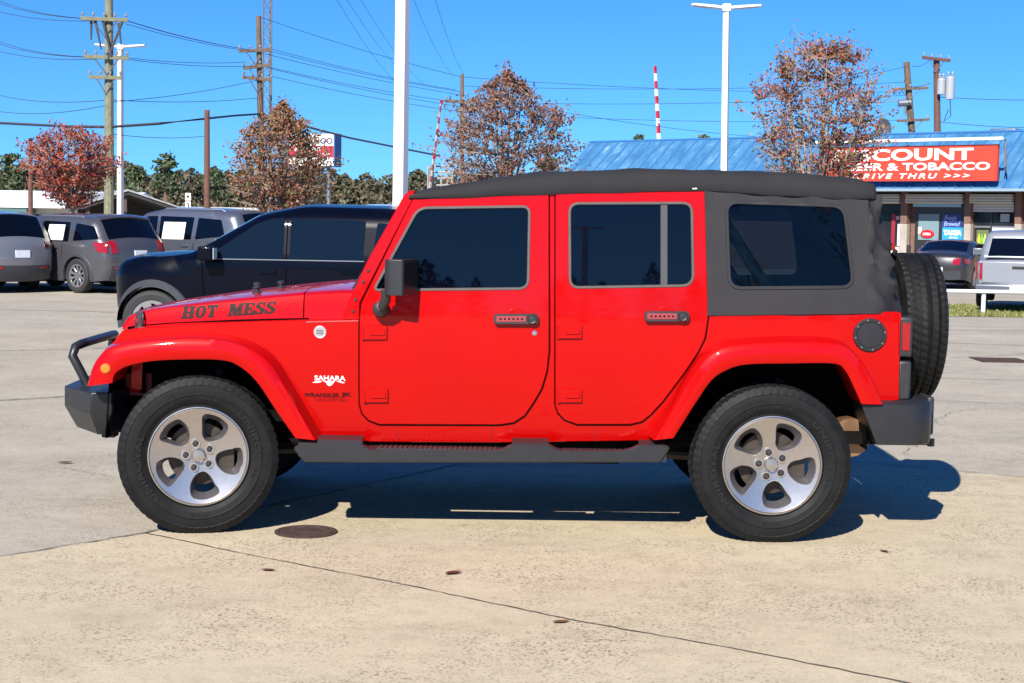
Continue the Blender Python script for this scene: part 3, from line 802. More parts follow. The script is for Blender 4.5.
# --- soft top
def T(px, py, y): return A(px, py, y)
rail = [S(*p) for p in ((409, 198.5), (414, 199.3), (450, 197.8), (548, 194), (630, 192), (704, 190.3), (770, 194.5), (827, 198), (872, 198.5))]
sil = [A(px, py, -.60) for px, py in ((409, 195), (414, 193), (430, 189), (460, 184), (500, 177.5), (540, 173), (575, 171), (640, 169.5), (700, 170.2), (760, 172.2), (810, 174.3), (850, 178.2), (866, 181.5), (875, 187))]
def top_sec(x):
    zr = interp(rail, x); zt = max(zr + .012, interp(sil, x)); h = hw(zr) + .018
    dz = zt - zr; sag = .012 * math.sin((x + .3) * 5.5) ** 2; zt += .0025 * math.sin(x * 21 + 2 * math.sin(x * 6)); zr += .0020 * math.sin(x * 16)
    half = [(h - .05, zr + .004), (h - .004, zr - .002), (h + .002, zr + dz * .12), (h, zr + dz * .4), (h - .012, zr + dz * .68), (h - .04, zr + dz * .88), (h - .09, zt - .004), (h - .16, zt + .002), (.45, zt + .012 - sag), (.2, zt + .018 - sag), (0, zt + .02 - sag)]
    return [Vector((x, -y, z)) for y, z in half] + [Vector((x, y, z)) for y, z in half[-2::-1]]
xa, xb = rail[0][0], S(873, 190)[0]
xs = [lerp(xa, xb, i / 44) for i in range(45)]
bm = NB(); rr = [top_sec(x) for x in xs]; loft(bm, rr)
last = rr[-1]
rr2 = [last, [Vector((p.x + .016, p.y * .985, p.z - .006)) for p in last], [Vector((p.x + .022, p.y * .96, min(p.z, interp(rail, xb) + .06) - .02)) for p in last]]
loft(bm, rr2)
bm.faces.new([bm.verts.new(p) for p in rr[0]])
bmesh.ops.remove_doubles(bm, verts=bm.verts[:], dist=.0005)
orient(bm, Vector((0, 0, 1))); top = obj('soft_top', bm, FABRIC, jeep, smooth=60, fix=False)
sd = SS([(704.5, 188), (770, 192), (868, 196), (870, 312.5), (868, 313.5), (707.5, 315.5)])
qw = roundpoly(SS([(730, 287.5), (853, 286.5), (843, 206.5), (726.5, 202.5)]), .062, 6)
def fold(u, v): return 0.005 * math.sin(u * 34 + 5 * math.sin(v * 7)) * max(0, (v - 1.70) / .10) + 0.004 * math.sin(u * 9 + v * 4) * math.sin(v * 6) + .002 * math.sin(u * 23 + v * 17)
def sidef(sgn, off=0.0): return lambda u, v, d: Vector((u, sgn * (hw(v) + off - d + fold(u, v)), v))
both('side_curtain', lambda bm, s: panel(bm, [sd, qw], sidef(s, .007), .035, .03, .003), FABRIC2, [top, top])
def growl(lp, g):
    n = len(lp); q = []; ar = 1 if area(lp) > 0 else -1
    for i in range(n):
        a, b = lp[i - 1], lp[(i + 1) % n]; dx, dy = b[0] - a[0], b[1] - a[1]; L = math.hypot(dx, dy) or 1
        q.append((lp[i][0] + ar * dy / L * g, lp[i][1] - ar * dx / L * g))
    return q
both('window_border', lambda bm, s: panel(bm, [growl(qw, .010), growl(qw, -.004)], sidef(s, .012), .05, .02, .002), mat('border_black', (.012, .012, .014), .5), [top, top])
both('quarter_window', lambda bm, s: panel(bm, [growl(qw, .002)], sidef(s, .0), .08, .004, .001, back=True), GLASSQ, [top, top])
# rear corners and back of the top, with sewn folds
bm = NB(); rings = []
xe0, ze1 = S(868.5, 196.5); _, ze0 = S(870, 313)
redge = [A(px, py, -.66) for px, py in ((899.5, 313), (899.5, 304), (897, 290), (892, 262), (886, 236), (880, 213), (876.5, 197))]
for i in range(47):
    z = lerp(ze0 - .003, ze1 + .01, i / 46)
    x1 = S(869, 250)[0]; x2 = interp(sorted([(zz, xx) for xx, zz in redge]), z)
    h = hw(z) + .007; ring = []
    for k in range(13):
        t = k / 12 * PI / 2
        w = 1.35 * (.012 * math.sin(z * 30 + k * 1.1 + 1.5 * math.sin(z * 9)) + .010 * math.sin(z * 13 - k * .8) + .010 * math.sin(k * 1.3 + z * 5)) * math.sin(k / 12 * PI) ** .7
        ring.append(Vector((x1 - .006 + (x2 - x1 + .006) * math.sin(t) ** .9 + w, -(h - .17 * (1 - math.cos(t))) - w * .5, z)))
    for yy in (-.4, -.2): ring.append(Vector((x2 + .01, yy, z)))
    rings.append(ring + [Vector((x2 + .012, 0, z))] + [Vector((p.x, -p.y, p.z)) for p in ring[::-1]])
loft(bm, rings); orient(bm, Vector((1, 0, 0))); obj('rear_curtain', bm, FABRIC2, top, smooth=70, fix=False)
bm = NB(); z0, z1 = ze0 + .12, ze1 - .08
rows = []
for z in (z0, lerp(z0, z1, .5), z1):
    x2 = interp(sorted([(zz, xx) for xx, zz in redge]), z) + .017; rows.append([Vector((x2, y, z)) for y in (-.45, 0, .45)])
loft(bm, rows); g = [f for f in bm.faces]; bmesh.ops.solidify(bm, geom=g, thickness=.006); obj('rear_window', bm, GLASSQ, top)
# white tag under the flap, grab loop by the tail
bm = NB(); panel(bm, [SS([(692.5, 189.2), (697, 189), (697, 188), (692.5, 188.2)], .02)], side(-1, .022), .1, .003, .0005); orient(bm, Vector((0, -1, 0))); obj('maker_tag', bm, WHITE, top, fix=False)

# --- side steps
def step(bm, sgn):
    yo, yi = .915, .80
    tp = [(294.5, 448.5), (297, 447), (363, 446.6), (370, 450.6), (380, 452.0), (492, 452.0), (503, 450.6), (510.5, 446.4), (550, 446.4), (556, 450), (563, 452), (622, 452), (632, 450), (639, 446.4), (665, 446.4), (669.5, 448)]
    bt = [(660, 461.5), (304, 461.8)]
    P = [A(a, b, -yo) for a, b in tp + bt]
    o = roundpoly(P, .012, 3)
    panel(bm, [o], lambda u, v, d: Vector((u, sgn * (yo - d - .25 * max(0, .40 - v) ** 1.0), v)), .05, .05, .006)
    zt = A(480, 440.5, -yo)[1]; zb = A(480, 461.5, -yo)[1]; zn = A(480, 450.5, -yo)[1]
    x0 = A(298, 441, -yo)[0]; x1 = A(667, 441, -yo)[0]
    box(bm, x0 + .02, x1 - .03, min(sgn * .86, sgn * .763), max(sgn * .86, sgn * .756), zb + .004, zn - .004)
    for a, b in ((298, 362), (512, 549), (640, 667)):
        xa_, xb_ = A(a, 441, -yo)[0], A(b, 441, -yo)[0]
        za_ = A(480, 446.6, -yo)[1]; prism(bm, [(.905, za_ - .002), (.885, lerp(za_, zt, .55)), (.845, zt - .002), (.79, zt), (.79, zb + .01), (.905, zb + .01)], lambda u, v: Vector((xa_, sgn * u, v)), lambda u, v: Vector((xb_, sgn * u, v)))
STP = both('side_step', step, GREYP, smooth=24)
for i, sgn in enumerate((-1, 1)):
    for a, b in ((376, 498), (562, 626)):
        bm = NB(); zn = A(480, 451.5, -.915)[1]; xa_, xb_ = A(a, 450, -.915)[0], A(b, 450, -.915)[0]
        box(bm, xa_, xb_, min(sgn * .80, sgn * .893), max(sgn * .80, sgn * .893), zn - .004, zn + .004)
        k = xa_ + .012
        while k < xb_ - .01:
            box(bm, k, k + .014, min(sgn * .805, sgn * .888), max(sgn * .805, sgn * .888), zn + .004, zn + .010); k += .026
        obj('step_tread', bm, BLACKP, STP[i])
for i, sgn in enumerate((-1, 1)):
    for a, b in ((300, 410), (500, 522), (566, 664)):
        bm = NB(); xa_, xb_ = A(a, 450, -.78)[0], A(b, 450, -.78)[0]; zq = A(480, 458, -.8)[1]
        box(bm, xa_, xb_, min(sgn * .66, sgn * .80), max(sgn * .66, sgn * .80), zq, zq + .02); obj('slit_blocker', bm, DARK, STP[i])  # added blocks that break up the sunlit slit between step and body
# --- rear bumper, lights, fuel cap
zb0 = A(890, 445.5, -.90)[1]; zb1 = A(890, 403, -.90)[1]
xbf = A(861.5, 405, -.90)[0]; xbe = A(931.5, 401, -.74)[0]; xbl = A(876, 445, -.90)[0]
bm = NB()
def rb(z, xf_, gr=0.0):
    half = [(xf_, -.60), (xf_, -.905 + gr), (lerp(xf_, xbe, .6), -.905 + gr), (xbe - .085, -.89 + gr), (xbe - .04, -.855 + gr), (xbe - .010 - gr, -.79), (xbe - gr, -.68), (xbe + .02 - gr, -.3), (xbe + .025 - gr, 0)]
    full = half + [(x, -y) for x, y in half[-2::-1]]
    inn = [(xbe - .2, .55), (xbe - .2, -.55)]
    return [Vector((x, y, z)) for x, y in full + inn]
loft(bm, [rb(zb0, xbl + .01, .02), rb(zb0 + .012, xbl, .004), rb(lerp(zb0, zb1, .5), lerp(xbl, xbf, .5)), rb(zb1 - .012, xbf, .002), rb(zb1, xbf + .004, .016)], closed=True, caps=True)
rbump = obj('rear_bumper', bm, GREYP, jeep, smooth=45)
bm = NB(); xg0, xg1 = A(925, 420, -.66)[0], A(932.5, 420, -.66)[0]
for s in (-1, 1):
    bm2 = None
    box(bm, xbe - .01, xbe + .028, min(s * .70, s * .50), max(s * .70, s * .50), zb0 + .03, zb1 + .012)
o = obj('bumper_guard', bm, BLACKP, rbump); bevel(o, .012, 3)
bm = NB(); xh_ = A(920, 443, -.4)[0]
box(bm, xbe - .28, xbe + .05, -.035, .035, zb0 - .06, zb0 + .0); lathe(bm, [(.02, -.03), (.02, .01)], 12, 'Z', (xh_, -.62, zb0 - .01)); lathe(bm, [(.055, 0), (.055, .022), (.03, .026), (0, .026)], 16, 'Z', (A(920, 444, -.62)[0], -.62, zb0 - .028))
obj('tow_hitch', bm, BLACKP, rbump)
for s in (-1, 1):
    zt0, zt1 = A(905, 357, -.76)[1], A(905, 317, -.76)[1]; x0, x1 = A(897.5, 335, -.77)[0], A(912.5, 335, -.77)[0]
    bm = NB(); box(bm, x0, x1, min(s * .60, s * .775), max(s * .60, s * .775), zt0, zt1)
    o = obj('tail_light', bm, BLACKP, jeep); bevel(o, .012, 3)
    bm = NB(); a, b = A(902.3, 335, -.777)[0], A(910.5, 335, -.777)[0]; z0, z1 = A(905, 351, -.777)[1], A(905, 323, -.777)[1]
    box(bm, a, b, min(s * .70, s * .780), max(s * .63, s * .780), z0, z1)
    q = obj('light_lens', bm, LENSR, o); bevel(q, .005, 2)
    bm = NB(); zc0 = zb1 - .002; zc1 = A(905, 361, -.76)[1]
    box(bm, A(898.5, 380, -.77)[0], A(912, 380, -.77)[0], min(s * .55, s * .755), max(s * .55, s * .755), zc0, zc1)
    o = obj('bumper_step', bm, BLACKP, rbump); bevel(o, .014, 3)
bm = NB(); fx, fz = S(869.7, 335)
lathe(bm, [(.088, -.005), (.088, .008), (.083, .013), (.073, .013), (.070, .008), (.066, .008), (.064, .011), (0, .012)], 40, 'Y')
for v in bm.verts: v.co = Vector((fx + v.co.x, -(hw(fz) + v.co.y), fz + v.co.z))
cap = obj('fuel_cap', bm, GREYP, jeep, smooth=30)
for k in range(8):
    bm = NB(); t = k * PI / 4 + .2
    lathe(bm, [(.0065, 0), (.0065, .003), (0, .004)], 8, 'Y', (fx + .078 * math.cos(t), 0, fz + .078 * math.sin(t)))
    for v in bm.verts: v.co = Vector((v.co.x, -(hw(fz) + .013 + v.co.y), v.co.z))
    obj('cap_bolt', bm, mat('bolt_grey', (.12, .12, .12), .4, .5), cap)
# --- front bumper and hoop
bm = NB()
def X(px, py, y): return A(px, py, y)[0]
zt = A(75, 387, -.55)[1]; zm = A(70, 402, -.5)[1]; zl = A(76, 420, -.45)[1]
pl = [(X(112, 384, -.78), -.78), (X(91, 398, -.80), -.80), (X(64.5, 390, -.50), -.50), (X(64.5, 390, -.50) - .02, 0)]
pl2 = [(X(112, 384, -.78), -.78), (X(90, 402, -.80), -.80), (X(64.5, 402, -.50), -.50), (X(64.5, 402, -.50) - .02, 0)]
pl3 = [(X(104, 420, -.76) , -.74), (X(97, 426, -.78), -.76), (X(77, 424, -.48), -.48), (X(77, 424, -.48) - .01, 0)]
def fullp(p, z, back): 
    h = p + [(x, -y) for x, y in p[-2::-1]]
    return [Vector((x, y, z)) for x, y in h + [(back, .5), (back, -.5)]]
bk = X(112, 384, -.78) + .05
loft(bm, [fullp(pl3, zl - .035, bk), fullp(pl2, zm - .02, bk), fullp(pl, zt, bk)], closed=True, caps=True)
fb = obj('front_bumper', bm, STEELK, jeep, smooth=20); bevel(fb, .006, 2, 20)
bm = NB(); hy = -.42
pts = [A(88, 386, hy), A(80, 370, hy), A(72.5, 356, hy)]
p3 = [Vector((x, hy, z)) for x, z in pts]
c1 = A(74.5, 347, hy); 
path = p3 + [Vector((c1[0], hy + .02, c1[1])), Vector((c1[0] + .02, hy + .06, c1[1] + .012)), Vector((c1[0] + .022, hy + .14, c1[1] + .014))]
far = [Vector((p.x, -p.y, p.z)) for p in path[::-1]]
tube(bm, path + far, .025, 14)
obj('bull_bar', bm, STEELK, fb, smooth=60)
for s in (-1, 1):
    bm = NB(); x, z = A(100, 398, -.4); box(bm, x - .06, x + .30, s * .42 - .05, s * .42 + .05, .50, .62)
    xa_, za_ = A(112, 415, -.62); box(bm, xa_ - .05, xa_ + .02, s * .60 - .05, s * .60 + .05, A(112, 437, -.62)[1], za_ + .06)
    o = obj('bumper_bracket', bm, STEELK, fb); bevel(o, .006)

# --- wheels
WR = 0.416; WW = 0.255; RR = 0.258
def tyre_bm(R0=WR, W=WW, rr=RR, n=240, tread=True):
    """axis y, outer face at y = -W/2"""
    bm = NB(); h = W / 2
    prof = [(rr - .012, h - .02), (rr + .004, h - .008), (rr + .012, h - .016), (rr + .035, h - .004), (R0 - .098, h), (R0 - .094, h + .003), (R0 - .088, h + .003), (R0 - .084, h - .001), (R0 - .06, h - .001), (R0 - .044, h - .0035), (R0 - .040, h - .001), (R0 - .022, h - .010)]
    cols = [h - .020, h - .026, h - .034, h - .050, h - .053, h - .066, h - .070, h - .098, h - .102, 0.004]
    full = [(r, y, None) for r, y in [(r, -y) for r, y in prof]]
    tc = [-c for c in cols] + [c for c in cols[::-1]]
    for i, y in enumerate(tc):
        a = abs(y) / h; full.append((R0 - .012 * max(0, (a - .60) / .45) ** 2, y, i))
    full += [(r, y, None) for r, y in prof[::-1]]
    m = len(tc); rings = []
    groove = {4, 5, 8, 9 if False else 8, m - 5, m - 6, m - 9, m // 2 - 1} if tread else set()
    for (r, y, i) in full:
        ring = []
        for k in range(n):
            q = r
            if i is not None and tread:
                a = abs(y) / h
                ph = k + int(round((y / h) * 5))
                if a > .6: q -= .006 if (ph % 4) == 0 else 0
                elif ph % 4 == 0: q -= .005
                if i in (7, 8, m - 8, m - 9): q -= .009 if i in (8, m - 9) else 0
                if i in (4, m - 5): q -= .009
            elif i is None and R0 - .045 < r < R0 - .02 and tread:
                q -= .004 if ((k + int(round((y / h) * 5))) % 4) == 0 else 0
            t = 2 * PI * k / n
            ring.append(Vector((q * math.cos(t), y, q * math.sin(t))))
        rings.append(ring)
    loft(bm, rings, closed=True)
    return bm
def rim_holes(n=5, ph=0.0):
    hs = []
    base = [(.086, -.16), (.106, -.44), (.15, -.53), (.19, -.48), (.222, -.37), (.231, -.1), (.227, .17), (.212, .29), (.165, .29), (.115, .25), (.090, .10)]
    base = [(r, a) for r, a in base]
    for k in range(n):
        a0 = ph + 2 * PI * k / n
        pts = [(r * math.cos(a0 + a), r * math.sin(a0 + a)) for r, a in base]
        hs.append(catmull(pts, 4, True))
    return hs
def rim_parts(outer=-WW / 2):
    yo = outer + .012
    def dish(u, v, d):
        r = math.hypot(u, v); t = min(1, r / .25)
        return Vector((u, yo + .040 * (1 - t ** 1.6) * (1 if r > .05 else 1) - .0 + d, v))
    bm = NB()
    circ = [(.247 * math.cos(2 * PI * k / 72), .247 * math.sin(2 * PI * k / 72)) for k in range(72)]
    holes = rim_holes(5, R(68))
    panel(bm, [circ] + holes, dish, .022, .012, .003); orient(bm, Vector((0, -1, 0)))
    b2 = NB()   # pocket walls taper inwards
    for hl in holes:
        cx = sum(p[0] for p in hl) / len(hl); cz = sum(p[1] for p in hl) / len(hl)
        r0 = [dish(u, v, .004) for u, v in hl]
        r1 = [dish(lerp(u, cx, .30) * .96, lerp(v, cz, .30) * .96, .05) for u, v in hl]
        loft(b2, [r0, r1], closed=True)
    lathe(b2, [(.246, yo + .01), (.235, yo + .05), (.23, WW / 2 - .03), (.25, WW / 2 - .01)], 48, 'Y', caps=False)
    b3 = NB(); lathe(b3, [(.250, yo + .006), (.2535, yo - .004), (.259, yo - .003), (.261, yo + .008)], 72, 'Y', caps=False)
    return bm, b2, b3
TYRE = None
def make_wheel(loc, flip, spare=None):
    global TYRE
    rot = PI if flip else 0
    w = None
    if TYRE is None:
        bm = tyre_bm(); TYRE = {}
        f, p, l = rim_parts()
        lug = NB(); 
        for k in range(5):
            t = R(68 + 36) + 2 * PI * k / 5; lathe(lug, [(.0165, .0), (.0165, -.014), (.011, -.022), (0, -.023)], 6, 'Y', (.066 * math.cos(t), -WW / 2 + .042, .066 * math.sin(t)))
        lr = NB()
        for k in range(5):
            t = R(68 + 36) + 2 * PI * k / 5; lathe(lr, [(.023, .004), (.023, -.003), (.018, -.003), (.018, .004)], 14, 'Y', (.066 * math.cos(t), -WW / 2 + .040, .066 * math.sin(t)))
        capb = NB(); lathe(capb, [(.034, .045), (.034, .028), (.030, .024), (0, .022)], 28, 'Y', (0, -WW / 2, 0))
        hub = NB(); lathe(hub, [(.165, .0), (.165, -.022), (.09, -.024), (.09, -.05), (.05, -.056), (.05, -.06), (0, -.061)], 40, 'Y', (0, .01, 0))
        # brake caliper
        box(hub, .09, .18, -.05, .03, -.09, .09)
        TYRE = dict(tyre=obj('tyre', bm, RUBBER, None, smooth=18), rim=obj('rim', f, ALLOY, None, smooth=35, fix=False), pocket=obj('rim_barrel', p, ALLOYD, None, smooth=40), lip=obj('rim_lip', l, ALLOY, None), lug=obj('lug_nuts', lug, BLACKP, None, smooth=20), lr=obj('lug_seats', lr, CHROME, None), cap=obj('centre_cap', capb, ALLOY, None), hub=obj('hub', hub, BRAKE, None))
        first = True
        tt = NB()
        for word, a0, a1, r0_, r1_ in (('UNIROYAL', 228, 158, .292, .324), ('UNIROYAL', 48, -22, .292, .324), ('P255/70R18', 116, 72, .300, .318), ('M+S', -80, -98, .300, .318)):
            put_text(tt, word, lambda u, v, d: Vector((v * math.cos(R(u)), -WW / 2 + d - .0025, v * math.sin(R(u)))), a0, a1, r0_, r1_, .03, 0, 1.1, .0025)
        TYRE['text'] = obj('sidewall_text', tt, mat('sidewall_text', (.0085, .0085, .009), .6, spec=.25), None, smooth=0)
    else: first = False
    wn = 'wheel' if not spare else 'spare_wheel'
    if spare: 
        w = bpy.data.objects.new(wn, TYRE['rim'].data)
        keys = ('tyre', 'pocket')
    else:
        w = bpy.data.objects.new(wn, TYRE['hub'].data); keys = ('tyre', 'rim', 'pocket', 'lip', 'lug', 'lr', 'cap', 'text')
    COL.objects.link(w); w.parent = jeep; w.location = loc
    w.rotation_euler = (0, 0, rot) if not spare else spare
    for k in keys:
        c = TYRE[k].copy(); COL.objects.link(c); c.parent = w; c.location = (0, 0, 0)
        nm = {'tyre': 'tyre', 'rim': 'rim', 'pocket': 'rim_barrel', 'lip': 'rim_lip', 'lug': 'lug_nuts', 'lr': 'lug_seats', 'cap': 'centre_cap', 'text': 'sidewall_text'}[k]; c.name = nm
    return w
wy = .915 - WW / 2
fxw, fzw = A(194.6, 457, -.915); rxw, rzw = A(772.6, 464, -.915)
for x in (fxw, rxw):
    steer = R(8.5) if x < 0 else 0.0
    for w_ in (make_wheel((x, -wy, WR - .006), False), make_wheel((x, wy, WR - .006), True)): w_.rotation_euler[2] += steer
sx = X(950, 325, -.40) - .125
sz = A(921, 325.5, 0)[1]
make_wheel((sx, 0, sz), False, (0, 0, PI / 2))
for o in TYRE.values(): bpy.data.objects.remove(o)
bm = NB(); box(bm, xr, sx - .05, -.09, .09, sz - .12, sz + .12); o = obj('spare_carrier', bm, BLACKP, jeep); bevel(o, .01)
bm = NB(); tube(bm, [(sx - .02, -.02, sz), (sx - .02, -.02, sz + .46)], .012, 8); tube(bm, [(sx - .10, 0, sz + .20), (sx - .13, -.02, sz + .36), (sx - .10, -.05, sz + .43)], .014, 8); obj('brake_lamp_stalk', bm, BLACKP, jeep)
bm = NB(); x, z = A(893, 246.5, -.2); box(bm, x - .03, x + .015, -.20, .1, z - .022, z + .02); o = obj('brake_lamp', bm, LENSR, jeep); bevel(o, .008)
# --- running gear
bm = NB()
for s in (-1, 1):
    tube(bm, [(-2.2, s * .40, .52), (-1.9, s * .42, .50), (-1.2, s * .42, .43), (.9, s * .42, .43), (1.3, s * .42, .52), (2.1, s * .42, .52)], .05, 6)
obj('chassis_rail', bm, DARK, jeep)
for nm, x in (('front_axle', fxw), ('rear_axle', rxw)):
    bm = NB(); tube(bm, [(x, -.72, WR), (x, .72, WR)], .042, 12)
    lathe(bm, [(0, -.13), (.09, -.10), (.125, 0), (.09, .10), (0, .13)], 16, 'Y', (x, .18 if nm == 'front_axle' else 0, WR - .01))
    for s in (-1, 1): tube(bm, [(x, s * .48, WR + .02), (x + (.05 if x < 0 else .1), s * .46, .82)], .028, 8); tube(bm, [(x + .02, s * .40, WR + .04), (x + .02, s * .40, .74)], .055, 10); tube(bm, [(x, s * .42, WR - .05), (x + (.9 if x < 0 else -.9), s * .38, .40)], .026, 8)
    obj(nm, bm, mat('dusty_iron', (.05, .042, .034), .7, .4, 0, .3, 12), jeep)
bm = NB(); box(bm, -.55, .35, -.20, .22, .36, .52); box(bm, .35, .75, -.5, .1, .34, .50); tube(bm, [(-.5, .1, .36), (1.2, .1, .36)], .03, 8); o = obj('gearbox', bm, DARK, jeep); bevel(o, .03)
bm = NB(); xm, zmf = A(853, 437, -.45); tube(bm, [(xm - .05, -.62, zmf + .02), (xm - .05, .35, zmf + .02)], .105, 16); obj('exhaust_silencer', bm, mat('warm_steel', (.30, .17, .09), .45, .7, 0, .3, 8), jeep)
bm = NB(); box(bm, -2.05, 1.9, -.6, .6, .56, .62); x, z = A(215, 455, -.4); box(bm, -2.0, -.75, -.40, .40, .55, .95); obj('engine_bay', bm, DARK, jeep)
bm = NB(); x, z = A(132, 385, -.5); box(bm, x - .02, x + .12, -.56, -.46, z - .05, z + .07); obj('inner_wing', bm, mat('inner_red', (.20, .004, .006), .6), jeep)
# --- cabin
bm = NB(); box(bm, -.95, 1.9, -.70, .70, .575, .60); obj('cabin_floor', bm, DARK, jeep)
bm = NB(); box(bm, -1.02, -.72, -.70, .70, .95, 1.17); o = obj('dashboard', bm, BLACKP, jeep); bevel(o, .05, 3)
bm = NB(); pts = [(-.52 - .16 * math.sin(t) * .35, -.36 + .185 * math.cos(t), 1.10 + .185 * math.sin(t)) for t in [2 * PI * k / 24 for k in range(25)]]; tube(bm, pts, .016, 8, caps=False); tube(bm, [(-.52, -.36, 1.10), (-.80, -.36, 1.02)], .03, 8); tube(bm, [(-.52, -.53, 1.10), (-.52, -.19, 1.10)], .014, 6); obj('steering_wheel', bm, BLACKP, jeep)
def seat(x, y, w, m):
    bm = NB(); box(bm, x - .22, x + .28, y - w / 2, y + w / 2, .74, .90)
    M = Matrix.Translation((x + .26, y, .86)) @ Matrix.Rotation(R(16), 4, 'Y'); box(bm, -.06, .07, -w / 2, w / 2, 0, .56, M=M)
    M2 = Matrix.Translation((x + .26, y, .86)) @ Matrix.Rotation(R(16), 4, 'Y')
    for yy in ([0] if w < .7 else [-.35, .35]): box(bm, -.05, .05, yy - .13, yy + .13, .60, .76, M=M2); tube(bm, [M2 @ Vector((0, yy, .5)), M2 @ Vector((0, yy, .66))], .02, 6)
    o = obj('seat', bm, m, jeep); bevel(o, .035, 3)
seat(-.18, -.38, .5, SEAT); seat(-.18, .38, .5, SEAT); seat(.62, 0, 1.0, SEAT)
bm = NB()
for s in (-1, 1):
    tube(bm, [(-.72, s * .64, 1.20), (-.42, s * .62, 1.70), (.15, s * .62, 1.74), (1.25, s * .62, 1.70), (1.75, s * .62, .95)], .035, 10); tube(bm, [(.22, s * .64, .6), (.22, s * .62, 1.73)], .035, 10)
    tube(bm, [(1.12, s * .60, 1.68), (1.45, s * .58, 1.15)], .022, 6)
for x in (-.42, .22, 1.25): tube(bm, [(x, -.62, 1.71), (x, .62, 1.71)], .033, 10)
obj('roll_cage', bm, BLACKP, jeep)
bm = NB(); box(bm, 1.12, 1.72, -.50, .50, 1.02, 1.20); o = obj('luggage', bm, TAN, jeep); bevel(o, .05, 3)
bm = NB(); box(bm, 1.24, 1.70, -.64, -.60, 1.10, 1.17); o = obj('sound_bar', bm, TAN, jeep); bevel(o, .015)

# ================================================================ OTHER VEHICLES
def paint(name, c, metal=0.5, rough=0.35, coat=0.8): return mat(name, c, rough, metal, coat, 0.03, 4)
PSILVER = paint('silver_paint', (.20, .205, .225)); PGREY = paint('grey_paint', (.085, .083, .092)); PSTEEL = paint('steel_blue_paint', (.095, .105, .135))
PNAVY = mat('black_paint', (.0012, .0018, .006), .3, 0, .35, spec=.06, coat_ior=1.33); PWHITE = paint('white_paint', (.72, .72, .73), 0.0, .35); PSEDAN = paint('dark_grey_paint', (.035, .034, .038)); PTRUCK = paint('pale_truck_paint', (.25, .26, .29), 0.3)
CLAD = mat('cladding_grey', (.036, .039, .046), .5, 0, 0, .1, 15)
PAPER = mat('window_paper', (.72, .70, .62), .6, 0, 0, .06, 9)
PLATE = mat('number_plate', (.62, .64, .70), .4, 0, 0, .12, 40)
CARRUB = mat('car_tyre', (.018, .018, .019), .75, 0, 0, .2, 14)
CARRIM = mat('car_rim', (.42, .42, .44), .3, .8, .2)
def openround(pts, r, n=4):
    out = [pts[0]]
    for i in range(1, len(pts) - 1):
        p = Vector(pts[i]); a = Vector(pts[i - 1]) - p; b = Vector(pts[i + 1]) - p
        m = min(r, a.length * .45, b.length * .45); s = p + a.normalized() * m; e = p + b.normalized() * m
        for k in range(n + 1):
            t = k / n; q = s * (1 - t) ** 2 + p * 2 * t * (1 - t) + e * t * t; out.append((q.x, q.y))
    return out + [pts[-1]]
CWHEEL = {}
def car_wheel(root, loc, r, w, flip, style):
    key = (r, style)
    if key not in CWHEEL:
        bm = NB(); h = w / 2; rr = r * .70
        lathe(bm, [(rr - .02, -h + .03), (rr, -h + .005), (r - .05, -h), (r - .012, -h + .02), (r, -h + .05), (r, h - .05), (r - .012, h - .02), (r - .05, h), (rr, h - .005), (rr - .02, h - .03)], 40, 'Y', caps=False)
        me1 = obj('tyre', bm, CARRUB)
        bm = NB(); n = 5 if style == 'five' else 10
        hol = []
        for k in range(n):
            a = 2 * PI * k / n; d = PI / n * .62
            hol.append(roundpoly([(rr * .34 * math.cos(a - d * .6), rr * .34 * math.sin(a - d * .6)), (rr * .86 * math.cos(a - d), rr * .86 * math.sin(a - d)), (rr * .86 * math.cos(a + d), rr * .86 * math.sin(a + d)), (rr * .34 * math.cos(a + d * .6), rr * .34 * math.sin(a + d * .6))], .02, 2))
        panel(bm, [[(rr * math.cos(2 * PI * k / 40), rr * math.sin(2 * PI * k / 40)) for k in range(40)]] + hol, lambda u, v, d: Vector((u, -h + .015 + .03 * (1 - math.hypot(u, v) / rr) + d, v)), .08, .03, .004)
        me2 = obj('rim', bm, CARRIM)
        bm = NB(); lathe(bm, [(rr - .01, 0), (rr - .01, -.03), (0, -.03)], 24, 'Y'); me3 = obj('wheel', bm, DARK)
        CWHEEL[key] = (me1.data, me2.data, me3.data)
        for o in (me1, me2, me3): bpy.data.objects.remove(o)
    t, ri, hb = CWHEEL[key]
    o = bpy.data.objects.new('wheel', hb); COL.objects.link(o); o.parent = root; o.location = loc; o.rotation_euler = (0, 0, PI if flip else 0)
    for nm, d in (('tyre', t), ('rim', ri)):
        c = bpy.data.objects.new(nm, d); COL.objects.link(c); c.parent = o
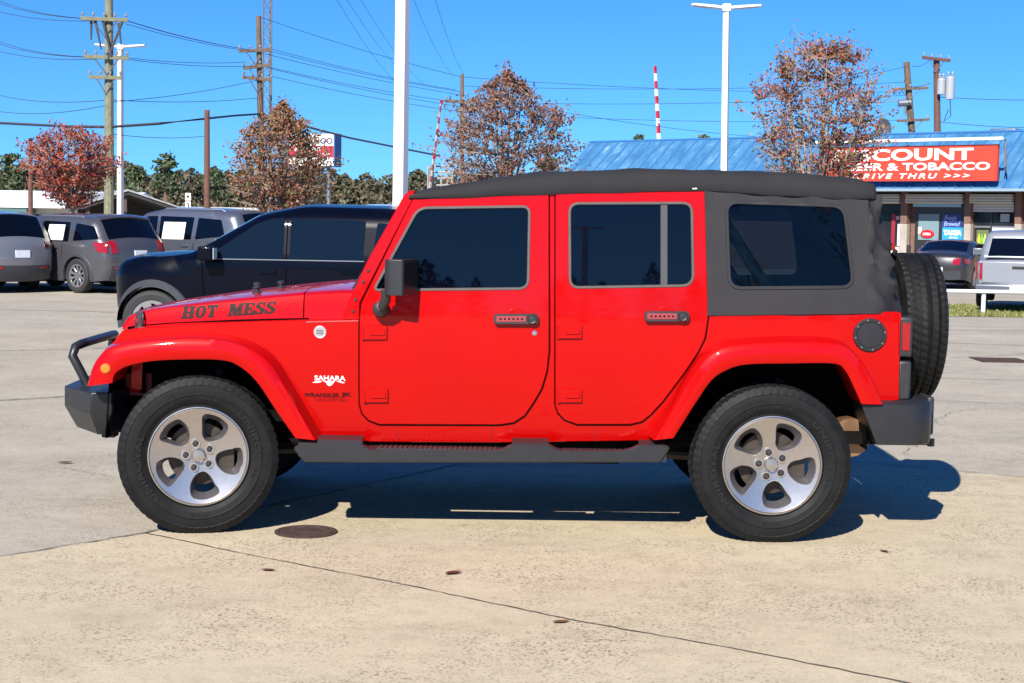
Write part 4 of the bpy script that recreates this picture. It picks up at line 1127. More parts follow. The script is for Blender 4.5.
def car(name, loc, rz, label, cat, group, pm, chain, W, belt, tumble, wx, wr, sidewin, rearglass=None, frontglass=None, extra=None, clad=None, style='five', glass=None, rgap=.09, bulge=.05, ftaper=.35, rtaper=.16, seams=(), handles=(), mirror=None, rails=None, bottom=.26):
    root = empty(name, loc, rz); tag(root, label, cat, group)
    glass = glass or GLASSK
    ch = densify(openround(chain, .12), .10)
    ch = ch[:ch.index(min(ch, key=lambda p: math.hypot(p[0] - chain[-1][0], p[1] - chain[-1][1]))) + 1]
    x0 = min(p[0] for p in ch); x1 = max(p[0] for p in ch)
    def hwc(x, z, d=None):
        h = W / 2
        if z > belt: h -= (z - belt) * tumble
        else: h -= .05 * ((belt - .25 - z) / .7) ** 2
        if x < x0 + .9: h -= ftaper * ((x0 + .9 - x) / .9) ** 2.2
        if x > x1 - .8: h -= rtaper * ((x - x1 + .8) / .8) ** 2
        if d is None: d = segdist((x, z), ch, False)
        if d < rgap: h -= rgap - math.sqrt(max(0, rgap ** 2 - (rgap - d) ** 2))
        return h
    ar = wr + .055
    bot = []
    for xw in sorted(wx, reverse=True):
        a0 = math.asin(max(-1, min(1, (bottom - wr) / ar)))
        for k in range(13):
            t = a0 + (PI - 2 * a0) * k / 12; bot.append((xw + ar * math.cos(t), wr + ar * math.sin(t)))
    outl = ch + bot
    bm = NB()
    for sgn in (-1, 1):
        L, co, tris, ids = fill([outl], .10)
        V = [bm.verts.new((u, sgn * hwc(u, v), v)) for u, v in co]
        for t in tris:
            try: bm.faces.new([V[i] for i in (t if sgn < 0 else t[::-1])])
            except ValueError: pass
    def cs(i, f, off=0.0):
        p = ch[i]; a, b = ch[max(0, i - 1)], ch[min(len(ch) - 1, i + 1)]
        dx, dz = b[0] - a[0], b[1] - a[1]; q = math.hypot(dx, dz) or 1; nx, nz = -dz / q, dx / q
        h = hwc(p[0], p[1], 0.0); bb = bulge * (1 - f * f) * (1 + 1.2 * abs(nx))
        return Vector((p[0] + nx * (bb + off), f * h, p[1] + nz * (bb + off)))
    fr = [-1, -.85, -.6, -.3, 0, .3, .6, .85, 1]
    loft(bm, [[cs(i, f) for f in fr] for i in range(len(ch))])
    bmesh.ops.remove_doubles(bm, verts=bm.verts[:], dist=.004)
    bm.normal_update(); bmesh.ops.recalc_face_normals(bm, faces=bm.faces[:])
    if sum(f.normal.z * f.calc_area() for f in bm.faces if f.normal.z > .5) <= sum(-f.normal.z * f.calc_area() for f in bm.faces if f.normal.z < -.5): bmesh.ops.reverse_faces(bm, faces=bm.faces[:])
    obj('body', bm, pm, root, smooth=45, fix=False)
    bm = NB(); box(bm, x0 + .25, x1 - .25, -W / 2 + .12, W / 2 - .12, bottom - .02, bottom + .15)
    for xw in wx:
        for s in (-1, 1):
            pts = [(xw + ar * 1.02 * math.cos(t), wr + ar * 1.02 * math.sin(t)) for t in [PI * k / 12 for k in range(13)]]
            loft(bm, [[(x, s * y, z) for x, z in pts] for y in (W / 2 - .05, W / 2 - .38)]); bm.faces.new([bm.verts.new((x, s * (W / 2 - .38), z)) for x, z in pts])
    obj('underbody', bm, DARK, root)
    for xw in wx:
        for s in (-1, 1): car_wheel(root, (xw, s * (W / 2 - .13), wr), wr, .23, s > 0, style)
    def sp(sgn, off): return lambda u, v, d: Vector((u, sgn * (hwc(u, v) + off - d), v))
    def sidepart(nm, poly, m, off=.004, thick=.012, sides=(-1, 1), r=.03, parent=root):
        for sgn in sides:
            bm = NB(); panel(bm, [roundpoly(poly, r, 3)], sp(sgn, off), .1, thick, .002); orient(bm, Vector((0, sgn, 0)))
            o = obj(nm, bm, m, parent, fix=False)
        return o
    def cross(nm, pa, pb, f0, f1, m, off=.006, parent=root):
        ia = min(range(len(ch)), key=lambda i: math.hypot(ch[i][0] - pa[0], ch[i][1] - pa[1])); ib = min(range(len(ch)), key=lambda i: math.hypot(ch[i][0] - pb[0], ch[i][1] - pb[1]))
        if ia > ib: ia, ib = ib, ia
        bm = NB(); fs = [lerp(f0, f1, k / 8) for k in range(9)]
        A_ = [[cs(i, f, off) for f in fs] for i in range(ia, ib + 1)]; B_ = [[cs(i, f, -.012) for f in fs] for i in range(ia, ib + 1)]
        loft(bm, A_); loft(bm, B_)
        for r1, r2 in ((A_[0], B_[0]), (A_[-1], B_[-1]), ([r[0] for r in A_], [r[0] for r in B_]), ([r[-1] for r in A_], [r[-1] for r in B_])): loft(bm, [r1, r2])
        bmesh.ops.remove_doubles(bm, verts=bm.verts[:], dist=.0005)
        return obj(nm, bm, m, parent)
    for w in sidewin: sidepart('side_window', w, glass)
    if rearglass: cross('rear_window', *rearglass, -.9, .9, GLASSK)
    if frontglass: cross('windscreen', *frontglass, -.92, .92, glass)
    for (xa, za, xb, zb_) in seams: sidepart('door_seam', [(xa - .006, za), (xa + .006, za), (xb + .006, zb_), (xb - .006, zb_)], GAP, .001, .004, r=.0)
    for (hx, hz) in handles: sidepart('door_handle', [(hx - .10, hz - .018), (hx + .10, hz - .018), (hx + .10, hz + .018), (hx - .10, hz + .018)], pm, .03, .035, r=.015)
    if clad:
        for xw in wx:
            for s in (-1, 1):
                bm = NB(); rs = []
                for k in range(21):
                    t = R(-12) + (PI + R(24)) * k / 20; c_, s_ = math.cos(t), math.sin(t)
                    rs.append([Vector((xw + q * c_, s * (hwc(xw + q * c_, wr + q * s_) + o), wr + q * s_)) for q, o in ((ar - .02, -.05), (ar - .015, .014), (ar + .06, .018), (ar + .075, .002))])
                loft(bm, rs); orient(bm, Vector((0, s, 0))); obj('arch_trim', bm, clad, root, fix=False)
        sidepart('sill_trim', [(wx[0] + ar + .02, bottom + .0), (wx[1] - ar - .02, bottom + .0), (wx[1] - ar - .02, bottom + .20), (wx[0] + ar + .02, bottom + .20)], clad, .012, .02)
    if mirror:
        mx, mz, mm = mirror
        for s in (-1, 1):
            bm = NB(); h = hwc(mx, mz); box(bm, mx - .08, mx + .10, min(s * (h + .06), s * (h + .27)), max(s * (h + .06), s * (h + .27)), mz - .02, mz + .15); box(bm, mx - .03, mx + .03, min(s * (h - .03), s * (h + .09)), max(s * (h - .03), s * (h + .09)), mz - .03, mz + .02)
            o = obj('side_mirror', bm, pm, root); bevel(o, .025, 3)
            bm = NB(); box(bm, mx + .101, mx + .106, min(s * (h + .08), s * (h + .25)), max(s * (h + .08), s * (h + .25)), mz + .0, mz + .13); obj('mirror_glass', bm, mm, o)
    if rails:
        for s in (-1, 1):
            bm = NB(); xa, xb, zz = rails; h = hwc((xa + xb) / 2, zz) - .06
            tube(bm, [(xa, s * h, zz - .04), (xa + .12, s * h, zz + .02), (xb - .12, s * h, zz + .01), (xb, s * h, zz - .05)], .018, 6); obj('roof_rail', bm, mat('rail_metal', (.30, .30, .32), .35, .7), root)
    if extra: extra(root, sidepart, cross, hwc, ch)
    return root

def suv_chain(H=1.76, f=-2.42, r=2.58, hood=1.14, rake=0.0):
    return [(f + .08, .28), (f, .55), (f + .02, .88), (f + .22, 1.04), (-1.25, hood + .02), (-.42, H - .11), (.15, H - .01), (1.3, H - .02), (r - .62, H - .07), (r - .45, H - .10), (r - .16, 1.18), (r - .03, 1.05), (r, .72), (r - .03, .50), (r - .12, .30)]
SUVWIN = [[(-1.02, 1.13), (-.02, 1.13), (-.02, 1.60), (-.28, 1.59), (-.46, 1.54)], [(.06, 1.13), (.98, 1.13), (1.02, 1.58), (.06, 1.60)], [(1.10, 1.14), (1.92, 1.22), (1.78, 1.53), (1.14, 1.57)]]
SUVSEAM = [(-1.02, .50, -1.06, 1.10), (.02, .48, .02, 1.60), (1.00, .75, 1.05, 1.10)]
def lights_rear(shape, tailm, plate_z=.92, low=True):
    def ex(root, sidepart, cross, hwc, ch):
        for s in (-1, 1):
            o = None
            bm = NB(); poly = roundpoly(shape, .03, 3)
            panel(bm, [poly], lambda u, v, d: Vector((u, s * (hwc(u, v) + .008 - d), v)), .08, .02, .003); orient(bm, Vector((0, s, 0)))
            o = obj('tail_light', bm, tailm, root, fix=False)
            z0 = min(p[1] for p in shape); z1 = max(p[1] for p in shape)
            xa = max(p[0] for p in shape)
            pa = min(ch, key=lambda p: abs(p[1] - z0) + (50 if p[0] < 1 else 0)); pb = min(ch, key=lambda p: abs(p[1] - z1) + (50 if p[0] < 1 else 0))
            cross('tail_light', pa, pb, .80 if s > 0 else -.99, .99 if s > 0 else -.80, tailm, .010)
        xr_ = max(p[0] for p in ch); bm = NB()
        pp = min(ch, key=lambda p: abs(p[1] - plate_z) + (50 if p[0] < 1 else 0))
        box(bm, pp[0] + .10, pp[0] + .125, -.17, .17, plate_z - .08, plate_z + .08); obj('number_plate', bm, PLATE, root)
        cross('rear_bumper', (xr_, .62), (xr_ - .12, .30), -1.0, 1.0, CLAD, .014)
        if low:
            for s in (-1, 1): cross('reflector', (xr_ - .02, .60), (xr_ - .03, .54), .62 if s > 0 else -.9, .9 if s > 0 else -.62, LENSR, .022)
        h = roundpoly([(-2.30, .80), (-1.75, .98), (-1.85, .86), (-2.2, .72)], .03, 3)
    return ex
def sticker(poly, sides=(-1,)):
    return lambda root, sidepart: sidepart('window_sticker', poly, PAPER, .012, .006, sides=sides, r=.005)
def G(px, py): return ground(px, py)

# black SUV behind the bonnet
def ex_black(root, sidepart, cross, hwc, ch):
    lights_rear([(2.2, 1.0), (2.45, 1.0), (2.42, 1.15), (2.18, 1.15)], LENSR)(root, sidepart, cross, hwc, ch)
    sidepart('window_ledge', [(-.82, 1.124), (1.10, 1.124), (1.10, 1.132), (-.82, 1.132)], mat('dull_chrome', (.10, .12, .15), .6, 0), .008, .01, r=.004)
    sidepart('lower_trim', [(-.85, .44), (.85, .44), (.85, .50), (-.85, .50)], CHROME, .016, .02, r=.005)
p = at(153, 300, 18.4)
BLKC = [(-1.87, .28), (-1.97, .50), (-1.99, .93), (-1.90, 1.06), (-1.70, 1.115), (-1.0, 1.17), (-.16, 1.65), (.35, 1.75), (1.4, 1.74), (1.98, 1.69), (2.15, 1.64), (2.42, 1.18), (2.55, 1.05), (2.58, .72), (2.55, .50), (2.46, .30)]
BLKW = [[(-.78, 1.14), (.13, 1.14), (.13, 1.62), (-.03, 1.61), (-.20, 1.55)], [(.21, 1.14), (1.08, 1.14), (1.10, 1.60), (.21, 1.62)], [(1.20, 1.16), (1.95, 1.24), (1.82, 1.54), (1.24, 1.58)]]
car('parked_suv', (p.x + 1.47, 18.4 + .98, 0), R(-4), 'glossy black SUV with grey wheel-arch trim parked right behind the bonnet of the red vehicle', 'SUV', 'SUVs parked on the lot', PNAVY, BLKC, 1.98, 1.10, .22, (-1.45, 1.45), .37, BLKW, ((2.10, 1.60), (2.40, 1.2)), ((-.95, 1.19), (-.2, 1.60)), ex_black, CLAD, 'five', GLASSC, seams=[(-.80, .50, -.84, 1.10), (.17, .48, .17, 1.60), (1.10, .75, 1.15, 1.10)], handles=[(-.05, .99), (.92, 1.0)], mirror=(-.74, 1.13, mat('mirror_silver', (.62, .80, .78), .35, .3)), ftaper=.26)
GREYWIN = [[(-.90, 1.13), (.20, 1.13), (.20, 1.58), (-.20, 1.57), (-.40, 1.52)], [(.30, 1.13), (1.24, 1.13), (1.22, 1.56), (.30, 1.58)], [(1.40, 1.15), (2.14, 1.20), (1.96, 1.48), (1.42, 1.54)]]
# grey SUV seen from behind and the side
def ex_grey(root, sidepart, cross, hwc, ch):
    lights_rear([(2.12, .93), (2.36, .90), (2.33, 1.12), (2.02, 1.14)], LENSR, .88)(root, sidepart, cross, hwc, ch)
    sidepart('window_sticker', [(.52, 1.16), (1.06, 1.16), (1.06, 1.50), (.52, 1.50)], PAPER, .012, .006, sides=(-1,), r=.005)
    cross('rear_spoiler', (1.82, 1.64), (1.96, 1.58), -.95, .95, PGREY, .05)
p = G(79, 293)
SG = 'SUVs parked on the lot'
def put(px, py, axle, rz, W=2.0):
    """root position so that the near wheel at local (axle, -W/2) stands at a pixel"""
    q = G(px, py); v = Matrix.Rotation(rz, 3, 'Z') @ Vector((axle, -(W / 2 - .1), 0)); return Vector((q.x - v.x, q.y - v.y, gz(q.x, q.y)))
RZG = R(-35)
car('parked_suv', put(79, 293, 1.5, RZG), RZG, 'dark grey SUV with red tail lamps and a white paper sheet in its side window', 'SUV', SG, PGREY, suv_chain(1.72, -2.42, 2.40, 1.12), 1.98, 1.10, .24, (-1.5, 1.5), .385, GREYWIN, ((1.92, 1.56), (2.24, 1.16)), ((-1.2, 1.16), (-.46, 1.60)), ex_grey, CLAD, 'ten', seams=SUVSEAM, handles=[(-.20, .99), (.80, 1.0)], mirror=(-.98, 1.13, CHROME), rails=(.0, 1.6, 1.68))
# silver SUV at the left edge, seen from behind
def ex_silver(root, sidepart, cross, hwc, ch):
    lights_rear([(2.10, 1.00), (2.52, .98), (2.50, 1.08), (2.05, 1.10)], mat('dark_lens', (.05, .006, .01), .12, 0, .6), .86)(root, sidepart, cross, hwc, ch)
q = G(24, 293)
RZS = R(-42)
pc = at(19, 255, 34.0); v = Matrix.Rotation(RZS, 3, 'Z') @ Vector((2.5, 0, 0))
car('parked_suv', (pc.x - v.x, pc.y - v.y, -.15), RZS, 'light silver SUV seen from behind, cut off by the left edge of the picture', 'SUV', SG, PSILVER, suv_chain(1.76, -2.42, 2.56, 1.12), 1.96, 1.10, .24, (-1.45, 1.45), .38, SUVWIN, ((2.08, 1.60), (2.40, 1.2)), ((-1.2, 1.16), (-.46, 1.60)), ex_silver, CLAD, 'ten', seams=SUVSEAM, handles=[(-.20, .99)], mirror=(-.98, 1.13, CHROME), rails=(.0, 1.8, 1.74))
# steel-coloured SUV farther back
def ex_steel(root, sidepart, cross, hwc, ch):
    lights_rear([(2.25, .90), (2.50, .9), (2.46, 1.2), (2.25, 1.2)], LENSR)(root, sidepart, cross, hwc, ch)
    sidepart('window_sticker', [(.16, 1.18), (.78, 1.18), (.80, 1.58), (.18, 1.58)], PAPER, .012, .006, sides=(-1,), r=.005)
RZT = R(-24); pc = at(186, 240, 38.0)
car('parked_suv', (pc.x - .1, pc.y, -.15), RZT, 'tall bluish grey SUV with white window sheet, standing beyond the nose of the black SUV', 'SUV', SG, PSTEEL, suv_chain(1.90, -2.45, 2.62, 1.18), 2.02, 1.18, .20, (-1.5, 1.5), .40, [[(x, z + .05 + (.07 if z > 1.4 else 0)) for x, z in w] for w in SUVWIN], ((2.12, 1.72), (2.44, 1.24)), ((-1.2, 1.2), (-.46, 1.74)), ex_steel, None, 'ten', seams=SUVSEAM, handles=[(-.20, 1.02), (.80, 1.03)], mirror=(-.98, 1.18, CHROME), rails=(.0, 1.8, 1.88))
# white SUV roof behind the black one
pc = at(352, 240, 30.0)
car('parked_suv', (pc.x + .3, pc.y, -.06), R(-8), 'white SUV almost hidden behind the black SUV, only its pale roof showing', 'SUV', SG, PWHITE, suv_chain(1.90, -2.45, 2.62, 1.18), 2.0, 1.16, .20, (-1.5, 1.5), .40, [[(x, z + .05 + (.07 if z > 1.4 else 0)) for x, z in w] for w in SUVWIN], ((2.12, 1.72), (2.44, 1.24)), ((-1.2, 1.2), (-.46, 1.74)), lights_rear([(2.25, .90), (2.50, .9), (2.46, 1.2), (2.25, 1.2)], LENSR), None, 'five', seams=SUVSEAM, handles=[(-.20, 1.02)], mirror=(-.98, 1.18, CHROME), rails=(.0, 1.8, 1.88))
# dark sedan before the shop
SED = [(-2.28, .28), (-2.36, .50), (-2.32, .68), (-2.05, .82), (-1.05, .98), (-.25, 1.36), (.35, 1.45), (.95, 1.42), (1.75, 1.10), (2.15, 1.06), (2.30, .98), (2.36, .70), (2.28, .32)]
SEDW = [[(-.85, 1.0), (.10, 1.0), (.10, 1.37), (-.22, 1.31)], [(.17, 1.0), (1.05, 1.02), (.95, 1.33), (.17, 1.37)], [(1.12, 1.03), (1.48, 1.07), (1.05, 1.28)]]
def ex_sedan(root, sidepart, cross, hwc, ch):
    for s in (-1, 1):
        sidepart('tail_light', [(1.95, .80), (2.26, .80), (2.26, .93), (2.02, .95)], LENSR, .008, .02, sides=(s,))
        cross('tail_light', (2.36, .78), (2.31, .95), .66 if s > 0 else -.98, .98 if s > 0 else -.66, LENSR, .01)
    cross('rear_bumper', (2.36, .55), (2.28, .33), -1, 1, CLAD, .01)
    bm = NB(); box(bm, 2.44, 2.455, -.16, .16, .55, .68); obj('number_plate', bm, PLATE, root)
RZD = R(-118); pc = ground(936, 283)
v = Matrix.Rotation(RZD, 3, 'Z') @ Vector((2.2, 0, 0))
pcs = at(936, 262, 47.0)
car('parked_sedan', (pcs.x - v.x + .1, pcs.y - v.y, -.30), RZD, 'dark grey saloon car parked facing the blue-roofed shop', 'car', 'cars parked before the shop', PSEDAN, SED, 1.82, .98, .34, (-1.40, 1.42), .335, SEDW, ((1.02, 1.38), (1.70, 1.12)), ((-1.0, 1.0), (-.28, 1.34)), ex_sedan, None, 'ten', seams=[(-.88, .35, -.9, .97), (.13, .35, .13, 1.36)], handles=[(.0, .86), (.95, .88)], mirror=(-.82, .98, CHROME), bottom=.22)
# pale pickup at the right edge
PU = [(-2.5, .35), (-2.58, .60), (-2.55, .90), (-2.35, 1.03), (-1.25, 1.12), (-.62, 1.66), (-.2, 1.73), (.45, 1.73), (.75, 1.66), (.92, 1.10), (1.0, 1.08), (2.52, 1.08), (2.58, 1.04), (2.60, .62), (2.55, .48)]
PUW = [[(-1.0, 1.14), (-.10, 1.14), (-.10, 1.58), (-.55, 1.55)], [(-.02, 1.14), (.70, 1.14), (.60, 1.58), (-.02, 1.58)]]
def ex_pick(root, sidepart, cross, hwc, ch):
    for s in (-1, 1):
        sidepart('tail_light', [(2.40, .66), (2.56, .66), (2.56, 1.02), (2.40, 1.02)], LENSR, .008, .02, sides=(s,), r=.02)
        cross('tail_light', (2.60, .66), (2.58, 1.03), .86 if s > 0 else -.995, .995 if s > 0 else -.86, LENSR, .012)
    bm = NB(); box(bm, 2.60, 2.645, -.76, .76, .58, 1.055); o = obj('tailgate', bm, PTRUCK, root); bevel(o, .02, 3)
    bm = NB(); box(bm, 2.644, 2.665, -.13, .13, .90, .96); o2 = obj('tailgate_handle', bm, BLACKP, o); bevel(o2, .01)
    bm = NB(); box(bm, 2.56, 2.76, -.90, .90, .40, .56); o = obj('rear_bumper', bm, mat('chrome_bumper', (.16, .17, .20), .35, .7), root); bevel(o, .04, 3)
    bm = NB(); box(bm, 2.762, 2.775, -.16, .16, .42, .55); obj('number_plate', bm, PLATE, root)
    bm = NB(); box(bm, 1.02, 2.48, -.72, .72, 1.085, 1.105); obj('cargo_bed', bm, DARK, root)
RZP = R(-110); pcp = at(975, 262, 34.6)
v = Matrix.Rotation(RZP, 3, 'Z') @ Vector((2.62, -.92, 0))
car('pickup_truck', (pcp.x - v.x, pcp.y - v.y, -.19), RZP, 'pale silver pickup truck seen from behind beyond the white rail', 'pickup', 'cars parked before the shop', PTRUCK, PU, 1.86, 1.08, .22, (-1.55, 1.60), .375, PUW, ((.80, 1.56), (.90, 1.16)), ((-1.15, 1.16), (-.66, 1.6)), ex_pick, None, 'five', seams=[(-1.0, .5, -1.02, 1.1), (-.06, .5, -.06, 1.6), (.95, .5, .95, 1.07)], handles=[(-.2, 1.0)], mirror=(-.95, 1.14, CHROME), rtaper=.02, bulge=.02, bottom=.45)

# ================================================================ SHOP WITH THE BLUE ROOF
Q0 = Vector((18.1, 58.0, 0)); EV = Vector((.747, -.665, 0)).normalized(); NV = Vector((-EV.y, EV.x, 0))   # NV points into the building
SHZ = -.30
shop_rz = math.atan2(EV.y, EV.x)
def F(px, py, off=0.0):
    """pixel -> (along, up) on the vertical plane at depth off in shop coordinates"""
    d = CR @ Vector(((px - 512) / FPX, (341.5 - py) / FPX, -1)); o = Vector((0, 0, CAMH)); q = Q0 + NV * off
    t = (q - o).dot(NV) / d.dot(NV); p = o + d * t
    return ((p - Q0).dot(EV), p.z - SHZ)
shop = empty('shop_building', (Q0.x, Q0.y, SHZ), shop_rz)
tag(shop, 'single-storey shop with a blue ribbed metal roof and a shuttered brick front', 'shop')
BLUE = bpy.data.materials.new('blue_metal_roof'); BLUE.use_nodes = True
n = BLUE.node_tree.nodes; l = BLUE.node_tree.links; b = n['Principled BSDF']; b.inputs['Roughness'].default_value = .38; b.inputs['Metallic'].default_value = .25
tc = n.new('ShaderNodeTexCoord'); mpn = n.new('ShaderNodeMapping'); mpn.inputs['Scale'].default_value = (1.3, .55, .8); l.new(tc.outputs['Object'], mpn.inputs[0])
t1 = n.new('ShaderNodeTexNoise'); t1.inputs['Scale'].default_value = 1.6; t1.inputs['Detail'].default_value = 8; t1.inputs['Roughness'].default_value = .7; l.new(mpn.outputs[0], t1.inputs['Vector'])
r1 = n.new('ShaderNodeValToRGB'); el = r1.color_ramp.elements; el[0].position = .38; el[0].color = (.05, .17, .33, 1); el[1].position = .76; el[1].color = (.36, .48, .58, 1); e = el.new(.57); e.color = (.085, .25, .43, 1)
l.new(t1.outputs['Fac'], r1.inputs[0]); l.new(r1.outputs[0], b.inputs['Base Color'])
BRICK = bpy.data.materials.new('brown_brick'); BRICK.use_nodes = True
n = BRICK.node_tree.nodes; l = BRICK.node_tree.links; b = n['Principled BSDF']; b.inputs['Roughness'].default_value = .85
tc = n.new('ShaderNodeTexCoord'); mpn = n.new('ShaderNodeMapping'); mpn.inputs['Rotation'].default_value = (R(90), 0, 0); l.new(tc.outputs['Object'], mpn.inputs[0])
bk = n.new('ShaderNodeTexBrick'); bk.inputs['Scale'].default_value = 4.5; bk.inputs['Color1'].default_value = (.17, .075, .05, 1); bk.inputs['Color2'].default_value = (.12, .055, .04, 1); bk.inputs['Mortar'].default_value = (.22, .2, .18, 1); bk.inputs['Mortar Size'].default_value = .015
l.new(mpn.outputs[0], bk.inputs['Vector']); l.new(bk.outputs['Color'], b.inputs['Base Color'])
eo = -1.3; ro = 1.6
s_l, _ = F(552, 188, eo); s_r = F(1024, 186, 0)[0] + 7.0
ze = (F(880, 190, eo)[1] + F(1010, 187, eo)[1]) / 2
zr = (F(620, 141, ro)[1] + F(1000, 132.5, ro)[1]) / 2
s_l2 = F(590, 142, ro)[0]
bm = NB()
prism(bm, [(s_l, eo), (s_r, eo), (s_r, 14), (s_l, 14)], lambda u, v: Vector((u, v, ze - .12)), lambda u, v: Vector((u, v, ze)))
obj('eave', bm, mat('eave_dark', (.035, .03, .032), .7), shop)
bm = NB()
V = [Vector(p) for p in ((s_l, eo - .05, ze + .003), (s_r, eo - .05, ze + .003), (s_r, ro, zr), (s_l2, ro, zr), (s_l2, 11.5, zr), (s_l, 14, ze + .003), (s_r, 14, ze + .003), (s_r, 11.5, zr))]
vv = [bm.verts.new(p) for p in V]
for f in ((0, 1, 2, 3), (0, 3, 4, 5), (3, 2, 7, 4), (5, 4, 7, 6), (1, 6, 7, 2)): bm.faces.new([vv[i] for i in f])
roof = obj('roof', bm, BLUE, shop, smooth=0)
bm = NB(); u = s_l + .3
while u < s_r:
    top_ = Vector((max(u, s_l2), ro, zr)); t = 1.0
    if u < s_l2: t = (u - s_l) / (s_l2 - s_l); top_ = Vector((u, lerp(eo, ro, t), lerp(ze, zr, t)))
    b0 = Vector((u, eo - .05, ze + .02)); tube(bm, [b0, top_ + Vector((0, 0, .015))], .04, 4); u += .62
tube(bm, [(s_l2, ro, zr + .01), (s_r, ro, zr + .01)], .06, 6)
tag(obj('roof_seams', bm, mat('blue_seam', (.035, .15, .36), .5, .2), shop, smooth=0), kind='stuff')
bm = NB(); prism(bm, [(s_l, eo - .06), (s_r, eo - .06), (s_r, eo - .0), (s_l, eo - .0)], lambda u, v: Vector((u, v - .02, ze - .10)), lambda u, v: Vector((u, v - .02, ze + .0)))
obj('gutter', bm, mat('gutter_pale', (.22, .30, .36), .5), shop)
bm = NB(); box(bm, s_l + .5, s_r, .15, 13.5, 0, ze - .125); obj('wall', bm, BRICK, shop)
def shbox(nm, px0, px1, py0, py1, y0, y1, m, parent=None, z0=None, z1=None, bw=0):
    a = F(px0, (py0 + py1) / 2, 0)[0]; b_ = F(px1, (py0 + py1) / 2, 0)[0]; pc = (px0 + px1) / 2
    zt = F(pc, py0, 0)[1] if z1 is None else z1; zb_ = F(pc, py1, 0)[1] if z0 is None else z0
    bm = NB(); box(bm, a, b_, y0, y1, zb_, zt); o = obj(nm, bm, m, parent or shop)
    if bw: bevel(o, bw)
    return o, a, b_, zb_, zt
SHUT = bpy.data.materials.new('roller_shutter'); SHUT.use_nodes = True
n = SHUT.node_tree.nodes; l = SHUT.node_tree.links; b = n['Principled BSDF']; b.inputs['Base Color'].default_value = (.42, .41, .38, 1); b.inputs['Roughness'].default_value = .5
tc = n.new('ShaderNodeTexCoord'); wv = n.new('ShaderNodeTexWave'); wv.bands_direction = 'Z'; wv.inputs['Scale'].default_value = 3.2; l.new(tc.outputs['Object'], wv.inputs['Vector']); bp = n.new('ShaderNodeBump'); bp.inputs['Strength'].default_value = .8; bp.inputs['Distance'].default_value = .03; l.new(wv.outputs['Fac'], bp.inputs['Height']); l.new(bp.outputs[0], b.inputs['Normal'])
SDARK = mat('shop_dark', (.02, .02, .022), .4); SGLASS = mat('shop_glass', (.012, .016, .02), .04)
for a, b_ in ((760, 820), (830, 903), (909, 966), (973, 1016)):
    shbox('shutter_box', a, b_, 194, 203.5, -.35, .145, SHUT, bw=.05)
for a in (824, 906, 969.5, 1020, 1062):
    o, *_ = shbox('brick_pillar', a - 3.2, a + 3.2, 192, 260, -.22, .148, BRICK, z0=0)
    shbox('pillar_base', a - 3.3, a + 3.3, 224, 260, -.232, .0, mat('painted_base', (.34, .30, .26), .8, 0, 0, .15, 3), z0=.003)
shbox('shutter', 974, 1015, 203.5, 212, -.10, .146, SHUT)
shbox('shutter', 914, 962, 203.5, 207, -.08, .146, mat('header_teal', (.20, .36, .46), .4))
# left bay
w, *_ = shbox('shop_window', 880, 902, 205, 245, .06, .147, SGLASS)
shbox('window_poster', 891, 894.5, 214, 246, .03, .062, mat('poster_crimson', (.25, .012, .03), .5), w); shbox('window_poster', 897, 902, 224, 246, .03, .062, WHITE, w); shbox('window_sill', 830, 903, 246, 262, .02, .146, mat('sill_panel', (.5, .47, .42), .7), z0=.004)
shbox('window_poster', 895.5, 899, 216, 220, .03, .062, mat('poster_pink', (.5, .25, .3), .5), w)
# door bay
d, *_ = shbox('shop_door', 914, 964, 207, 262, .05, .147, SDARK, z0=.003)
shbox('door_glass', 918, 938.5, 214, 240, .02, .06, mat('pale_glass', (.16, .24, .27), .08), d); shbox('window_poster', 918, 921.5, 227, 234, .0, .021, mat('poster_cream', (.6, .55, .38), .6), d)
bp_, a, b_, z0, z1 = shbox('drinks_poster', 942, 962.5, 214, 227.5, .01, .052, mat('poster_navy', (.012, .03, .16), .5), d)
bm = NB(); f = lambda u, v, dd: Vector((u, .006, v)); put_text(bm, 'Fresh', f, a + .10, b_ - .25, lerp(z0, z1, .52), lerp(z0, z1, .88), .0, .25); put_text(bm, 'Brewed', f, a + .08, b_ - .10, lerp(z0, z1, .10), lerp(z0, z1, .44), .0, .25); obj('poster_text', bm, mat('pale_blue_text', (.35, .45, .75), .5), bp_, smooth=0)
bp_, a, b_, z0, z1 = shbox('brand_poster', 942, 962.5, 227.5, 240, .01, .052, mat('poster_sky', (.02, .28, .65), .5), d)
bm = NB(); put_text(bm, 'TAKEA', f, a + .05, b_ - .05, lerp(z0, z1, .38), lerp(z0, z1, .80), .05, .1); put_text(bm, 'SERVICE', f, a + .28, b_ - .2, lerp(z0, z1, .12), lerp(z0, z1, .26), .02); obj('poster_text', bm, WHITE, bp_, smooth=0)
bm = NB(); cx, cz = F(927, 234, 0); lathe(bm, [(.0, -.03), (.26, -.03), (.30, 0.02), (0, .02)], 24, 'Y', (cx, 0, cz))
for v in bm.verts: v.co.z = cz + (v.co.z - cz) * .55
so = obj('open_sign', bm, mat('sign_red', (.5, .012, .02), .4), d)
bm = NB(); put_text(bm, 'OPEN', lambda u, v, dd: Vector((u, -.034, v)), cx - .16, cx + .16, cz - .05, cz + .05, .03); obj('sign_text', bm, WHITE, so, smooth=0)
